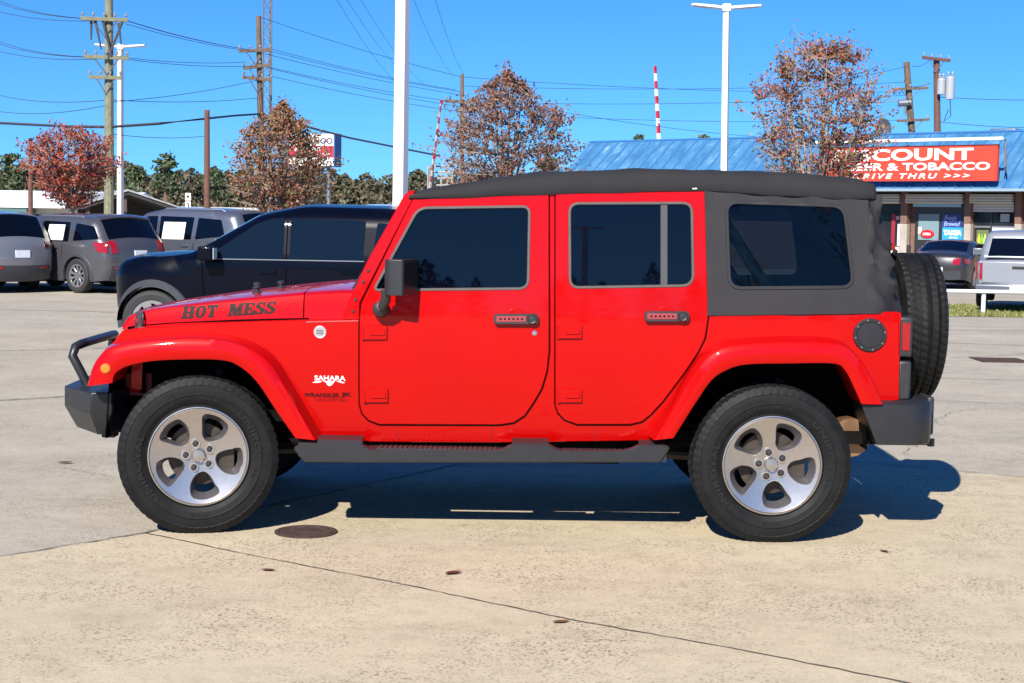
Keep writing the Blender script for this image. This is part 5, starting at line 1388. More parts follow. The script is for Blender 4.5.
# right bay
w, *_ = shbox('shop_window', 974, 1015, 212, 245, .06, .147, SGLASS)
shbox('window_bar', 974, 1015, 226, 228, .03, .062, GALV, w); shbox('window_bar', 990, 991.5, 212, 245, .025, .06, SDARK, w)
shbox('window_poster', 1000, 1009, 214, 222, .03, .062, mat('poster_grey', (.3, .32, .33), .5), w)
pp, a, b_, z0, z1 = shbox('drinks_poster', 976, 988, 230, 246, .03, .062, mat('poster_olive', (.10, .13, .05), .5), w)
for k, c in enumerate(((.55, .40, .03), (.12, .35, .05), (.45, .5, .08))):
    bm = NB(); xx = lerp(a, b_, .25 + .25 * k); lathe(bm, [(.07, z0 + .08), (.075, z0 + .25), (.03, z0 + .36), (.025, z0 + .46), (0, z0 + .46)], 10, 'Z', (xx, .0, 0)); obj('bottle_picture', bm, mat('bottle_%d' % k, c, .3), pp)
shbox('white_panel', 991.5, 1016, 228, 262, .0, .058, mat('panel_white', (.75, .74, .72), .6), z0=.004)
# sign
a, _ = F(820, 165, -1.55); b_, _ = F(997, 165, -1.55)
zt = (F(870, 147.5, -1.55)[1] + F(990, 143.5, -1.55)[1]) / 2; zb_ = (F(870, 182, -1.55)[1] + F(990, 180, -1.55)[1]) / 2
sign = empty('shop_sign', (Q0.x, Q0.y, SHZ), shop_rz); tag(sign, 'long red sign with white DISCOUNT lettering on the blue roof edge', 'sign')
bm = NB(); box(bm, a, b_, -1.55, -1.38, zb_, zt); sb = obj('sign_board', bm, mat('sign_coral', (.56, .045, .022), .5, 0, 0, .06, 3), sign)
bm = NB(); put_text(bm, 'DISCOUNT', lambda u, v, d: Vector((u, -1.565, v)), a + .085 * (b_ - a), a + .875 * (b_ - a), lerp(zb_, zt, .58), lerp(zb_, zt, .92), .035, 0, 1.02)
put_text(bm, 'BEER & TOBACCO', lambda u, v, d: Vector((u, -1.565, v)), a + .165 * (b_ - a), a + .965 * (b_ - a), lerp(zb_, zt, .30), lerp(zb_, zt, .52), .03)
put_text(bm, 'DRIVE THRU >>>', lambda u, v, d: Vector((u, -1.565, v)), a + .20 * (b_ - a), a + .86 * (b_ - a), lerp(zb_, zt, .07), lerp(zb_, zt, .22), .025, .25, 1.35)
obj('sign_lettering', bm, WHITE, sb, smooth=0)
bm = NB(); za = zt + .20; box(bm, a - .1, b_ + .28, -1.80, -1.66, za - .05, za + .05); obj('lamp_bar', bm, mat('lamp_white', (.75, .75, .72), .4), sign)
for t in (.04, .5, 1.03):
    bm = NB(); u = lerp(a, b_, t); tube(bm, [(u, -1.73, za), (u, -1.40, za - .05), (u, -1.2, zb_ + .3)], .03, 6); tube(bm, [(u, -1.4, za - .05), (u, -1.40, zb_ + .55)], .025, 5); obj('sign_bracket', bm, GALV, sign)
# dish on the roof
c = F(884, 128, 3.0); dish = empty('satellite_dish', tuple(Q0 + EV * c[0] + NV * 3.0) [:2] + (SHZ + zr,), shop_rz); tag(dish, 'dark satellite dish standing on the blue shop roof', 'satellite dish')
bm = NB(); rr_ = .42
M = Matrix.Translation((0, 0, c[1] - zr - .02)) @ Matrix.Rotation(R(100), 4, 'X')
lathe(bm, [(0, -.12), (rr_ * .5, -.08), (rr_, .02), (rr_, .04), (rr_ * .5, -.05), (0, -.09)], 28, 'Z')
for v in bm.verts: v.co = M @ Vector((v.co.x * .85, v.co.y, v.co.z))
obj('reflector', bm, mat('dish_grey', (.10, .10, .11), .5), dish)
bm = NB(); tube(bm, [(0, .1, 0), (0, .1, .45)], .035, 8); tube(bm, [(0, -.05, .15), (.05, -.5, .5)], .015, 5); box(bm, -.2, .2, 0, .2, -.02, .03); obj('mount', bm, GALV, dish)
bm = NB(); c = F(1002, 131, 4.0); box(bm, c[0] - .55, c[0] + .55, 4.0, 4.7, zr + .0, zr + .28); o = obj('roof_vent', bm, GALV, shop); bevel(o, .05)

# ================================================================ LOW BUILDINGS AT LEFT
PALE = mat('pale_metal_wall', (.62, .63, .60), .6, 0, 0, .06, 1); CREAM = mat('cream_wall', (.60, .56, .42), .7, 0, 0, .08, 1)
WROOF = mat('white_metal_roof', (.72, .76, .80), .5, 0, 0, .04, .6)
def gable(name, label, cat, px0, px1, pe, pr, Y, deep, wallm, roofm, wing=.5):
    a, b_ = at(px0, pe, Y), at(px1, pe, Y); e_ = at((px0 + px1) / 2, pe, Y).z; r_ = at((px0 + px1) / 2, pr, Y + deep / 2).z
    root = empty(name, ((a.x + b_.x) / 2, Y, 0)); tag(root, label, cat); w = (b_.x - a.x) / 2
    bm = NB(); box(bm, -w, w, .3, deep - .3, 0, e_ - .02); wl = obj('wall', bm, wallm, root)
    bm = NB(); prism(bm, [(-.1, e_ - .05), (-.1, e_ + .06), (deep / 2, r_), (deep + .1, e_ + .06), (deep + .1, e_ - .05)], lambda u, v: Vector((-w - wing, u, v)), lambda u, v: Vector((w + wing, u, v))); obj('roof', bm, roofm, root, smooth=0)
    return root, w, e_
hall, w, e_ = gable('metal_hall', 'white metal-roofed hall behind the red-leaved tree at left', 'building', -70, 112, 206.5, 190.5, 72, 9, CREAM, WROOF)
for k in range(4):
    bm = NB(); u = lerp(-w + 1, w - 1, k / 3); box(bm, u - .9, u + .9, .24, .305, .01, e_ - .35); obj('doorway', bm, SDARK, hall)
bm = NB(); box(bm, at(-20, 210, 71).x - hall.location.x, at(28, 210, 71).x - hall.location.x, -1.2, .2, e_ - .28, e_ - .1); obj('awning', bm, mat('awning_green', (.05, .12, .11), .6), hall)
# open carport with a dark underside
Yc_ = 58.0
pk = at(128, 191, Yc_); lo = at(180, 209, Yc_); lf = at(84, 206, Yc_)
cp = empty('carport', (pk.x, Yc_, 0), R(20)); tag(cp, 'open-sided carport with a dark gabled roof beyond the white light pole', 'carport')
bm = NB(); prof = [(lf.x - pk.x, lf.z), (0, pk.z), (lo.x - pk.x, lo.z), (lo.x - pk.x, lo.z - .12), (0, pk.z - .12), (lf.x - pk.x, lf.z - .12)]
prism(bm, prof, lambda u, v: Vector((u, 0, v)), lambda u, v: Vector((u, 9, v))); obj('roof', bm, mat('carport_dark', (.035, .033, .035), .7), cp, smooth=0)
bm = NB(); prof2 = [(lf.x - pk.x - .05, lf.z), (0, pk.z), (lo.x - pk.x + .05, lo.z), (lo.x - pk.x + .05, lo.z + .05), (0, pk.z + .06), (lf.x - pk.x - .05, lf.z + .05)]
prism(bm, prof2, lambda u, v: Vector((u, -.06, v + .003)), lambda u, v: Vector((u, 9.05, v + .003))); obj('roof_edge', bm, mat('edge_grey', (.33, .33, .33), .5), cp, smooth=0)
bm = NB(); prism(bm, [(lf.x - pk.x + .1, -.2), (lo.x - pk.x - .1, -.2), (lo.x - pk.x - .1, lo.z - .13), (0, pk.z - .13), (lf.x - pk.x + .1, lf.z - .13)], lambda u, v: Vector((u, 3.5, v)), lambda u, v: Vector((u, 3.6, v))); obj('shade_sheet', bm, mat('carport_shade', (.03, .03, .03), .8), cp)  # dark sheet put in for the shade inside the open carport
for u in (lf.x - pk.x + .2, -.1, lo.x - pk.x - .2):
    for y in (.2, 8.5):
        bm = NB(); box(bm, u - .07, u + .07, y - .07, y + .07, 0, interp([(lf.x - pk.x, lf.z), (0, pk.z), (lo.x - pk.x, lo.z)], u) - .13); obj('post', bm, mat('post_brown', (.08, .05, .04), .7), cp)
gable('long_shed', 'long low cream shed beyond the bluish grey SUV', 'shed', 172, 300, 211, 207.5, 92, 6, CREAM, mat('cream_roof', (.66, .62, .52), .6))

# ================================================================ POLES, LAMPS, SIGNS
def light_pole(px, Y, pbase, ptop, label, wid=.17, rz=R(-22), lean=0.0, armrz=0.0, x=None, hh=None, group='white light poles'):
    p = at(px, pbase, Y); top = at(px + lean, ptop, Y)
    root = empty('light_pole', ((p.x if x is None else x), Y, gz(p.x, Y)), rz * 0); tag(root, label, 'light pole', group)
    H = hh or (top.z - root.location.z); bm = NB(); c_ = [(wid * .72 * math.cos(rz + PI / 4 + k * PI / 2), wid * .72 * math.sin(rz + PI / 4 + k * PI / 2)) for k in range(4)]
    dx = 0.0 if hh else top.x - p.x
    prism(bm, c_, lambda u, v: Vector((u, v, .0)), lambda u, v: Vector((u * .85 + dx, v * .85, H))); o = obj('pole', bm, WPOLE, root, smooth=0); bevel(o, .012)
    bm = NB(); lathe(bm, [(.28, 0), (.28, .5), (.24, .54), (0, .54)], 20); obj('pole_base', bm, CONCG, root)
    bm = NB(); box(bm, dx - .11, dx + .11, -.11, .11, H - .10, H + .10); o = obj('lamp_bracket', bm, WPOLE, root); bevel(o, .03)
    for s in (-1, 1):
        bm = NB(); M = Matrix.Translation((dx, 0, H)) @ Matrix.Rotation(armrz, 4, 'Z') @ Matrix.Rotation(R(-5 * s), 4, 'Y')
        prism(bm, roundpoly([(s * .08, -.07), (s * .30, -.16), (s * .86, -.15), (s * .90, 0), (s * .86, .15), (s * .30, .16), (s * .08, .07)], .04, 2), lambda u, v: M @ Vector((u, v, -.035 + .05 * (abs(u) - .5) ** 2)), lambda u, v: M @ Vector((u, v, .035 - .02 * abs(u)))); o = obj('lamp_head', bm, WPOLE, root, smooth=40)
        bm = NB(); xa_, xb_ = sorted((s * .36, s * .80)); box(bm, xa_, xb_, -.11, .11, -.042, -.034, M=M); obj('lamp_lens', bm, mat('lamp_lens', (.5, .5, .48), .3), o)
    return root
light_pole(120.5, 54.5, 300, 47, 'white double-headed light pole behind the dark grey SUV', .18)
light_pole(399, 21.5, 280, -175, 'tall white light pole rising behind the windscreen, its head above the picture', .165, R(-24), lean=6)
light_pole(723.5, 40, 260, 8, 'white double-headed light pole rising behind the black soft top', .165, R(-22), lean=3)
light_pole(0, -60, 0, 0, 'white light pole standing behind the photographer, mirrored in the rear door glass', .26, x=3.5, hh=7.2)

def wood_pole(px0, py0, px1, py1, Y, w, m, label, arms=(), extra=None, base_z=None, group='utility poles', cat='utility pole', name='utility_pole'):
    """top pixel, lower pixel (anywhere on the pole), depth"""
    t = at(px0, py0, Y); q = at(px1, py1, Y)
    k = (0 - t.z) / (q.z - t.z); bx_ = t.x + (q.x - t.x) * k
    root = empty(name, (bx_, Y, 0)); tag(root, label, cat, group)
    bm = NB(); tube(bm, [(0, 0, -.3), ((t.x - bx_), 0, t.z)], [w * .58, w * .42], 10); obj('pole', bm, m, root)
    for ar in arms:
        px, py, half, tilt = ar[:4]; c = at(px, py, Y); nins = ar[4] if len(ar) > 4 else 4
        bm = NB(); M = Matrix.Translation((c.x - bx_, -w * .5 - .06, c.z)) @ Matrix.Rotation(R(tilt), 4, 'Y') @ Matrix.Rotation(R(12), 4, 'Z'); box(bm, -half, half, -.06, .06, -.06, .06, M=M); a_ = obj('cross_arm', bm, m, root)
        bm = NB(); tube(bm, [M @ Vector((-half * .55, -.03, -.04)), (c.x - bx_, -w * .5, c.z - .55)], .02, 4); tube(bm, [M @ Vector((half * .55, -.03, -.04)), (c.x - bx_, -w * .5, c.z - .55)], .02, 4); obj('arm_brace', bm, GALV, a_)
        for k in range(nins):
            bm = NB(); u = lerp(-half * .92, half * .92, k / max(1, nins - 1)); q_ = M @ Vector((u, 0, .06)); lathe(bm, [(.02, 0), (.02, .04), (.05, .06), (.04, .09), (.05, .11), (.03, .15), (0, .16)], 8, 'Z', tuple(q_)); obj('insulator', bm, PORC, a_)
    if extra: extra(root, bx_, Y)
    return root
def hang(root, bx_, Y):
    for (px, py, dx, dz) in ((93, 22, -.0, -.6), (97, 22, .2, -.9), (120, 24, .1, -.7), (124, 22, -.5, -1.3), (104, 20, .3, -1.2)):
        a = at(px, py, Y); bm = NB(); tube(bm, [(a.x - bx_, -.2, a.z), (a.x - bx_ + dx, -.25, a.z + dz)], [.05, .03], 6); obj('drop_bracket', bm, mat('dark_bracket', (.05, .05, .06), .6), root)
wood_pole(109, -25, 109, 160, 52, .30, WOODG, 'tall greenish utility pole with three cross-arms beside the white light pole at left', [(106, 20, .75, 0, 5), (108, 58, .72, 0, 5), (107, 78, .52, 0, 4)], hang)
wood_pole(207, 110, 207, 200, 50, .20, WOODR, 'short bare brown pole between the red and orange trees')
wood_pole(30.5, 138, 30.5, 205, 56, .17, WOODR, 'slim reddish pole at the left edge of the red-leaved tree')
wood_pole(258.5, 16, 260.5, 120, 62, .24, WOOD, 'brown utility pole with three cross-arms next to the steel mast', [(256, 51, .65, -4, 4), (257, 67, .5, -10, 4), (258, 79, .58, 4, 4)])
wood_pole(462, 74, 462, 150, 70, .20, WOOD, 'weathered utility pole standing up through the brown-leaved tree', [(463, 102, .8, 0, 3)])
def crane_ex(root, bx_, Y):
    c = at(903, 104, Y); bm = NB(); tube(bm, [(c.x - bx_ - .3, -.3, c.z), (c.x - bx_ + .3, -.3, c.z + .05)], .16, 8); tube(bm, [(c.x - bx_ + .05, -.3, c.z - .1), (c.x - bx_ + .05, -.3, c.z - .5)], .07, 6); obj('street_lamp', bm, GALV, root)
wood_pole(906.5, 62, 912, 132, 78, .36, WOOD, 'leaning brown utility pole left of the pole with transformers', [(909, 89, .95, -4, 3), (912, 120.5, .85, -4, 2)], crane_ex)
def transf(root, bx_, Y):
    for (px, py, r, h) in ((939, 88, .17, .62), (947.8, 89.5, .19, .90)):
        c = at(px, py, Y); bm = NB(); z0 = c.z - h / 2; lathe(bm, [(0, z0), (r, z0 + .02), (r, z0 + h - .05), (r * 1.04, z0 + h - .04), (r * .9, z0 + h + .05), (0, z0 + h + .08)], 18, 'Z', (c.x - bx_, -.35, 0)); o = obj('transformer', bm, mat('transformer_grey', (.30, .315, .33), .4), root)
        for k in (-1, 1):
            bm = NB(); lathe(bm, [(.03, 0), (.05, .06), (.03, .1), (.05, .14), (.02, .22), (0, .22)], 8, 'Z', (c.x - bx_ + k * r * .5, -.35, z0 + h + .05)); obj('bushing', bm, PORC, o)
    a = at(948, 100, Y); bm = NB(); tube(bm, [(a.x - bx_, -.3, a.z), (a.x - bx_ + .05, -.3, a.z - .7), (a.x - bx_ - .2, -.2, a.z - .9), (.1, -.15, a.z - .4)], .02, 5); obj('cable_loop', bm, WIRE, root)
wood_pole(936.5, 58, 937.5, 132, 66, .30, WOODR, 'brown utility pole carrying two white transformers behind the shop', [(935, 59.5, .62, 4, 4)], transf)
# steel lattice mast
Y = 64.0; m0 = at(268.5, -60, Y); mast = empty('lattice_mast', (m0.x, Y, 0)); tag(mast, 'steel lattice mast rising out of the picture behind the orange tree', 'mast')
legs = [(.20 * math.cos(a), .20 * math.sin(a)) for a in (R(200), R(320), R(80))]
for (x, y) in legs:
    bm = NB(); tube(bm, [(x, y, 0), (x, y, m0.z + .8)], .035, 6); obj('mast_leg', bm, GALV, mast)
bm = NB(); z = .2; k = 0
while z < m0.z + .5:
    for i in range(3):
        a, b_ = legs[i], legs[(i + 1) % 3]; tube(bm, [(a[0], a[1], z), (b_[0], b_[1], z + .42)] if k % 2 else [(b_[0], b_[1], z), (a[0], a[1], z + .42)], .013, 4, caps=False)
    z += .42; k += 1
obj('lattice', bm, GALV, mast)
# railway gates, arms up
STRIPER = mat('gate_red', (.45, .02, .03), .5); STRIPEW = mat('gate_white', (.75, .74, .72), .5)
def gate(px0, py0, px1, py1, Y, label, w, nstr, mats=None):
    t = at(px0, py0, Y); q = at(px1, py1, Y); g_ = at(px1 + (px1 - px0) * .12, py1, Y)
    root = empty('crossing_gate', (q.x, Y, 0)); tag(root, label, 'crossing gate', 'raised railway crossing gates')
    bm = NB(); p0 = Vector((0, 0, q.z - .3)); p1 = Vector((t.x - q.x, 0, t.z))
    for k in range(nstr):
        a, b_ = p0.lerp(p1, k / nstr), p0.lerp(p1, (k + 1) / nstr); i0 = len(bm.faces)
        tube(bm, [a, b_], [w * lerp(.6, .42, k / nstr), w * lerp(.6, .42, (k + 1) / nstr)], 4, mi=k % 2)
    obj('gate_arm', bm, None, root, smooth=0, mats=mats or [STRIPEW, STRIPER])
    for f_ in (.35, .65, .98):
        bm = NB(); c = p0.lerp(p1, f_); lathe(bm, [(.06, -.06), (.06, .04), (0, .06)], 10, 'Y', (c.x + .02, -.06, c.z)); obj('gate_lamp', bm, LENSR, root)
    bm = NB(); tube(bm, [(0, .15, 0), (0, .15, q.z + .3)], .07, 10); box(bm, -.16, .16, 0, .3, .9, 1.35); obj('gate_mast', bm, GALV, root)
    return root, q
gr, q = gate(441.5, 100, 430, 178, 48, 'thin red and white raised gate arm beside the brown-leaved tree', .075, 15, [mat('gate_worn_white', (.36, .33, .31), .7), mat('gate_worn_red', (.20, .06, .055), .7)])
for i, px in enumerate((428.5, 432, 441, 447, 452)):
    c = at(px, 166, 48); bm = NB(); tube(bm, [(c.x - q.x, .3, 0), (c.x - q.x, .3, c.z)], .03 if i > 1 else .06, 6); obj('ladder_post', bm, mat('frame_grey', (.30, .29, .28), .6), gr)
for py in (166, 172, 178, 185):
    a, b_ = at(431, py, 48), at(453, py, 48); bm = NB(); tube(bm, [(a.x - q.x, .3, a.z), (b_.x - q.x, .3, b_.z)], .03, 6); obj('rung', bm, mat('frame_grey', (.30, .29, .28), .6), gr)
gate(655, 66, 660, 150, 84, 'red and white raised gate arm standing above the blue roof', .19, 12)
# advertising sign on two posts
Y = 86.0; a, b_ = at(289, 133, Y), at(337, 167, Y)
sg = empty('roadside_sign', ((a.x + b_.x) / 2, Y, 0), R(-16)); tag(sg, 'white, red and blue roadside sign partly hidden by the orange tree', 'sign')
wv_ = (b_.x - a.x) / 2 / math.cos(R(16)); z1, z0 = a.z, b_.z; hz = z1 - z0
bm = NB(); box(bm, -wv_, wv_, -.22, .72, z0, z1); obj('sign_box', bm, mat('sign_blue', (.03, .10, .28), .5), sg)
bm = NB(); box(bm, -wv_ + .05, wv_ - .06, -.25, -.222, z0 + .04, z1 - .04); pn = obj('sign_face', bm, mat('sign_face_white', (.75, .75, .73), .5), sg)
bm = NB(); box(bm, -wv_ + .05, wv_ - .06, -.262, -.251, z0 + hz * .27, z0 + hz * .62); obj('red_band', bm, mat('sign_dark_red', (.36, .012, .03), .5), pn)
ff = lambda u, v, d: Vector((u, -.27, v))
bm = NB(); put_text(bm, 'DURANGO', ff, -wv_ * .85, wv_ * .92, z0 + hz * .68, z0 + hz * .86, .03); obj('sign_text', bm, mat('sign_navy', (.03, .03, .10), .5), pn, smooth=0)
bm = NB(); put_text(bm, 'NEXT EXIT', ff, -wv_ * .7, wv_ * .45, z0 + hz * .47, z0 + hz * .57, .03); put_text(bm, 'OPEN 7-9', ff, -wv_ * .5, wv_ * .80, z0 + hz * .31, z0 + hz * .40, .02); obj('sign_text', bm, WHITE, pn, smooth=0)
for u in (-wv_ * .6, wv_ * .6):
    bm = NB(); tube(bm, [(u, .25, 0), (u, .25, z0)], .12, 8); obj('sign_post', bm, GALV, sg)
# small white road sign
Y = 56.0; c = at(188, 201, Y); rs = empty('road_sign', (c.x, Y, 0)); tag(rs, 'small white road sign with a black arrow beside the brown pole', 'road sign')
h = at(188, 193, Y).z; bm = NB(); tube(bm, [(0, .04, 0), (0, .04, h)], .03, 8); obj('sign_post', bm, GALV, rs)
zl_ = at(188, 201, Y).z; bm = NB(); box(bm, -.10, .10, -.01, .01, zl_ + .02, h); box(bm, -.10, .10, -.01, .01, zl_ - .32, zl_ - .02); o = obj('sign_plate', bm, WHITE, rs)
bm = NB(); put_text(bm, '3', lambda u, v, d: Vector((u, -.013, v)), -.05, .05, zl_ - .28, zl_ - .07, .02); prism(bm, [(-.06, zl_ + .12), (0, zl_ + .24), (.06, zl_ + .12)], lambda u, v: Vector((u, -.012, v)), lambda u, v: Vector((u, -.016, v))); obj('sign_symbol', bm, GAP, o, smooth=0)
# wires
nw = 0
def wire(pts, label, r=.012):
    """pts (px, py, Y)"""
    P = [at(*p) for p in pts]
    if len(P) == 2: 
        a, b_ = P; L = (b_ - a).length; P = [a.lerp(b_, t / 10) - Vector((0, 0, L * .010 * 4 * (t / 10) * (1 - t / 10))) for t in range(11)]
    bm = NB(); tube(bm, P, r, 4, caps=False); tag(obj('power_line', bm, WIRE), label, 'power line', 'power lines overhead')
HV = 'heavy black cable sagging across the left half of the sky above the trees'
wire([(-20, 122, 56), (30, 124.5, 55), (70, 126.5, 54), (109, 127, 52), (160, 123.5, 51), (207, 118.5, 50), (236, 115.5, 56), (260, 114, 62), (300, 125, 65), (350, 138, 68), (400, 148, 70), (440, 156, 72)], HV, .045)
L1 = 'thin wire running from the left edge to the tall greenish pole'
for (x0, y0, x1, y1) in ((-10, -3, 97, 19), (-10, 0, 104, 19), (-10, 9, 113, 20), (-10, 38, 97, 57), (-10, 41, 104, 57), (-10, 49, 112, 58), (-10, 110, 104, 106), (-10, 93, 108, 100)): wire([(x0, y0, 70), (x1, y1, 52)], L1, .011)
L2 = 'thin wire strung between the tall greenish pole and the cross-armed brown pole'
for (x0, y0, x1, y1) in ((118, 18, 245, 49), (122, 19, 252, 50), (126, 24, 258, 52), (120, 57, 246, 62), (124, 59, 258, 66), (112, 100, 258, 98), (112, 102, 258, 80), (112, 134, 206, 136)): wire([(x0, y0, 52), (x1, y1, 62)], L2, .010)
L3 = 'thin wire running right from the cross-armed brown pole past the tall white pole'
for (x0, y0, x1, y1) in ((260, 17, 462, 77), (268, 48, 456, 90), (270, 51, 462, 92), (266, 54, 468, 96), (264, 66, 456, 102), (268, 68, 470, 108), (266, 75, 464, 112)): wire([(x0, y0, 62), (x1, y1, 70)], L3, .010)
L4 = 'thin wire climbing out of the top of the picture from behind the brown-leaved tree'
for (x0, y0, x1, y1) in ((334, -5, 402, 88), (344, -5, 410, 78), (358, -5, 424, 84), (412, -5, 452, 74), (434, -5, 464, 74)): wire([(x0, y0, 45), (x1, y1, 70)], L4, .007)
L5 = 'faint wire crossing the sky between the brown-leaved tree and the shop'
for (x0, y0, x1, y1) in ((463, 77, 905, 92), (463, 86, 905, 82), (463, 102, 908, 95), (463, 112, 905, 120), (540, 108, 760, 137)): wire([(x0, y0, 70), (x1, y1, 78)], L5, .010)
L6 = 'thin wire running to the pole with the transformers at right'
for (x0, y0, x1, y1, Ya, Yb) in ((938, 97, 1060, 100, 66, 64), (905, 85, 930, 83, 78, 66), (912, 66, 930, 60, 78, 66), (940, 122, 1040, 128, 66, 62), (780, 88, 908, 66, 70, 78)): wire([(x0, y0, Ya), (x1, y1, Yb)], L6, .012)

# white rail and grass strip at right
g0 = G(983, 313.5); rail_ = empty('guard_rail', (g0.x, g0.y, gz(g0.x, g0.y))); tag(rail_, 'low white pipe rail along the grass strip at right', 'rail')
zr_ = at(983, 291.5, g0.y).z - rail_.location.z
bm = NB(); tube(bm, [(-3.2, .0, zr_), (6, -.15, zr_)], .045, 10); obj('rail', bm, WPOLE, rail_)
for u in (-2.9, 0, 2.9, 5.8):
    bm = NB(); tube(bm, [(u, 0, -.05), (u, 0, zr_ - .04)], .048, 10); obj('rail_post', bm, WPOLE, rail_)
GR = bpy.data.materials.new('dry_grass'); GR.use_nodes = True
n = GR.node_tree.nodes; l = GR.node_tree.links; b = n['Principled BSDF']; b.inputs['Roughness'].default_value = .9
gi = n.new('ShaderNodeNewGeometry'); rp = n.new('ShaderNodeValToRGB'); el = rp.color_ramp.elements; el[0].color = (.07, .10, .02, 1); el[1].color = (.30, .25, .10, 1); e = el.new(.5); e.color = (.14, .17, .04, 1)
l.new(gi.outputs['Random Per Island'], rp.inputs[0]); l.new(rp.outputs[0], b.inputs['Base Color'])
rg = random.Random(3); V = []; Fc = []
ga, gb = G(960, 316.5).y, G(960, 305.5).y
for _ in range(16000):
    x = rg.uniform(4.5, 16); y = rg.uniform(ga, gb); z = gz(x, y); a = rg.uniform(0, PI); h = rg.uniform(.03, .09); w_ = rg.uniform(.012, .03)
    lx, ly = rg.uniform(-.05, .05), rg.uniform(-.05, .05); c_, s_ = math.cos(a) * w_, math.sin(a) * w_; i = len(V)
    V += [(x - c_, y - s_, z), (x + c_, y + s_, z), (x + lx, y + ly, z + h)]; Fc.append((i, i + 1, i + 2))
me = bpy.data.meshes.new('grass'); me.from_pydata(V, [], Fc); me.materials.append(GR); go = bpy.data.objects.new('grass', me); COL.objects.link(go); tag(go, 'short dry green grass strip before the white rail', 'grass', kind='stuff')
bm = NB(); loft(bm, [[Vector((x, y, gz(x, y) + .006)) for x in (4.5, 6, 8, 10, 12, 16)] for y in (ga - .05, (ga + gb) / 2, gb + .05)]); f0 = list(bm.faces); 
for f in f0: f.normal_update()
if f0[0].normal.z < 0: bmesh.ops.reverse_faces(bm, faces=f0)
tag(obj('soil_strip', bm, mat('soil', (.12, .12, .05), .95, 0, 0, .3, 3), smooth=0, fix=False), kind='structure')
# manhole, drain, leaves
g0 = G(306, 533); mh = empty('manhole_cover', (g0.x, g0.y, 0.0)); tag(mh, 'round rusty manhole cover in the concrete beside the front wheel', 'manhole cover')
RUST = mat('rusty_iron', (.055, .030, .024), .85, .2, 0, .35, 25, bump=.3, bscale=90)
bm = NB(); r_ = .145; lathe(bm, [(r_ + .02, .002), (r_ + .02, .011), (r_, .012), (r_ - .006, .006), (r_ - .008, .006)], 40, caps=False); obj('rim', bm, RUST, mh)
bm = NB(); lathe(bm, [(r_ - .008, .003), (r_ - .008, .011), (r_ - .03, .013), (r_ - .035, .010), (.06, .010), (.055, .013), (0, .013)], 40); obj('lid', bm, RUST, mh)
g0 = G(1000, 360.5); dr = empty('drain_cover', (g0.x, g0.y, 0)); tag(dr, 'dark rusty drain cover in the concrete at far right', 'drain cover')
bm = NB(); box(bm, -.30, .30, -.30, .30, .0, .010); obj('frame', bm, RUST, dr)
for k in range(7):
    bm = NB(); box(bm, -.26, .26, -.25 + k * .075, -.215 + k * .075, .0105, .016); obj('bar', bm, RUST, dr)
LEAF = mat('dead_leaf', (.16, .055, .03), .7, 0, 0, .3, 30); LEAF2 = mat('dead_leaf_tan', (.26, .13, .06), .7, 0, 0, .3, 30)
rl = random.Random(8)
for px, py, sc, m, lab in ((453, 575, .05, LEAF, 'reddish brown curled leaf lying on the concrete below the front door'), (268, 572, .036, LEAF, 'small dark leaf on the concrete below the manhole cover'), (561, 624, .04, LEAF2, 'bent leaf beside the long pavement joint'), (884, 553, .03, LEAF, 'tiny dark leaf on the concrete right of the rear wheel'), (65, 464, .055, LEAF2, 'tan leaf on the grey concrete left of the front wheel'), (700, 432, .04, LEAF, 'scrap of leaf in the shade under the red vehicle')):
    g0 = G(px, py); bm = NB(); rot = rl.uniform(0, PI); rings = []
    for i in range(7):
        t = i / 6; w_ = sc * .38 * math.sin(PI * t) ** .8 + .001; z = .004 + sc * .14 * (2 * t - 1) ** 2
        rings.append([Vector((sc * (t - .5) * 2, s * w_, z + abs(s) * sc * .16 * math.sin(PI * t))) for s in (-1, -.5, 0, .5, 1)])
    loft(bm, rings); bmesh.ops.solidify(bm, geom=bm.faces[:], thickness=.0015); bmesh.ops.rotate(bm, verts=bm.verts[:], matrix=Matrix.Rotation(rot, 3, 'Z'))
    o = obj('dry_leaf', bm, m, None, loc=(g0.x, g0.y, .004)); tag(o, lab, 'leaf', 'leaves lying on the concrete')

# ================================================================ TREES
def leafmat(name, cols):
    m = bpy.data.materials.new(name); m.use_nodes = True; n = m.node_tree.nodes; l = m.node_tree.links; b = n['Principled BSDF']; b.inputs['Roughness'].default_value = .6
    gi = n.new('ShaderNodeNewGeometry'); rp = n.new('ShaderNodeValToRGB'); rp.color_ramp.interpolation = 'CONSTANT' if len(cols) > 5 else 'LINEAR'; el = rp.color_ramp.elements
    el[0].position = 0; el[0].color = (*cols[0], 1); el[1].position = 1; el[1].color = (*cols[-1], 1)
    for i, c in enumerate(cols[1:-1]): e = el.new((i + 1) / (len(cols) - 1)); e.color = (*c, 1)
    l.new(gi.outputs['Random Per Island'], rp.inputs[0]); l.new(rp.outputs[0], b.inputs['Base Color'])
    b.inputs['Subsurface Weight'].default_value = 0.0
    return m
BARK = mat('grey_bark', (.24, .20, .175), .9, 0, 0, .25, 8)
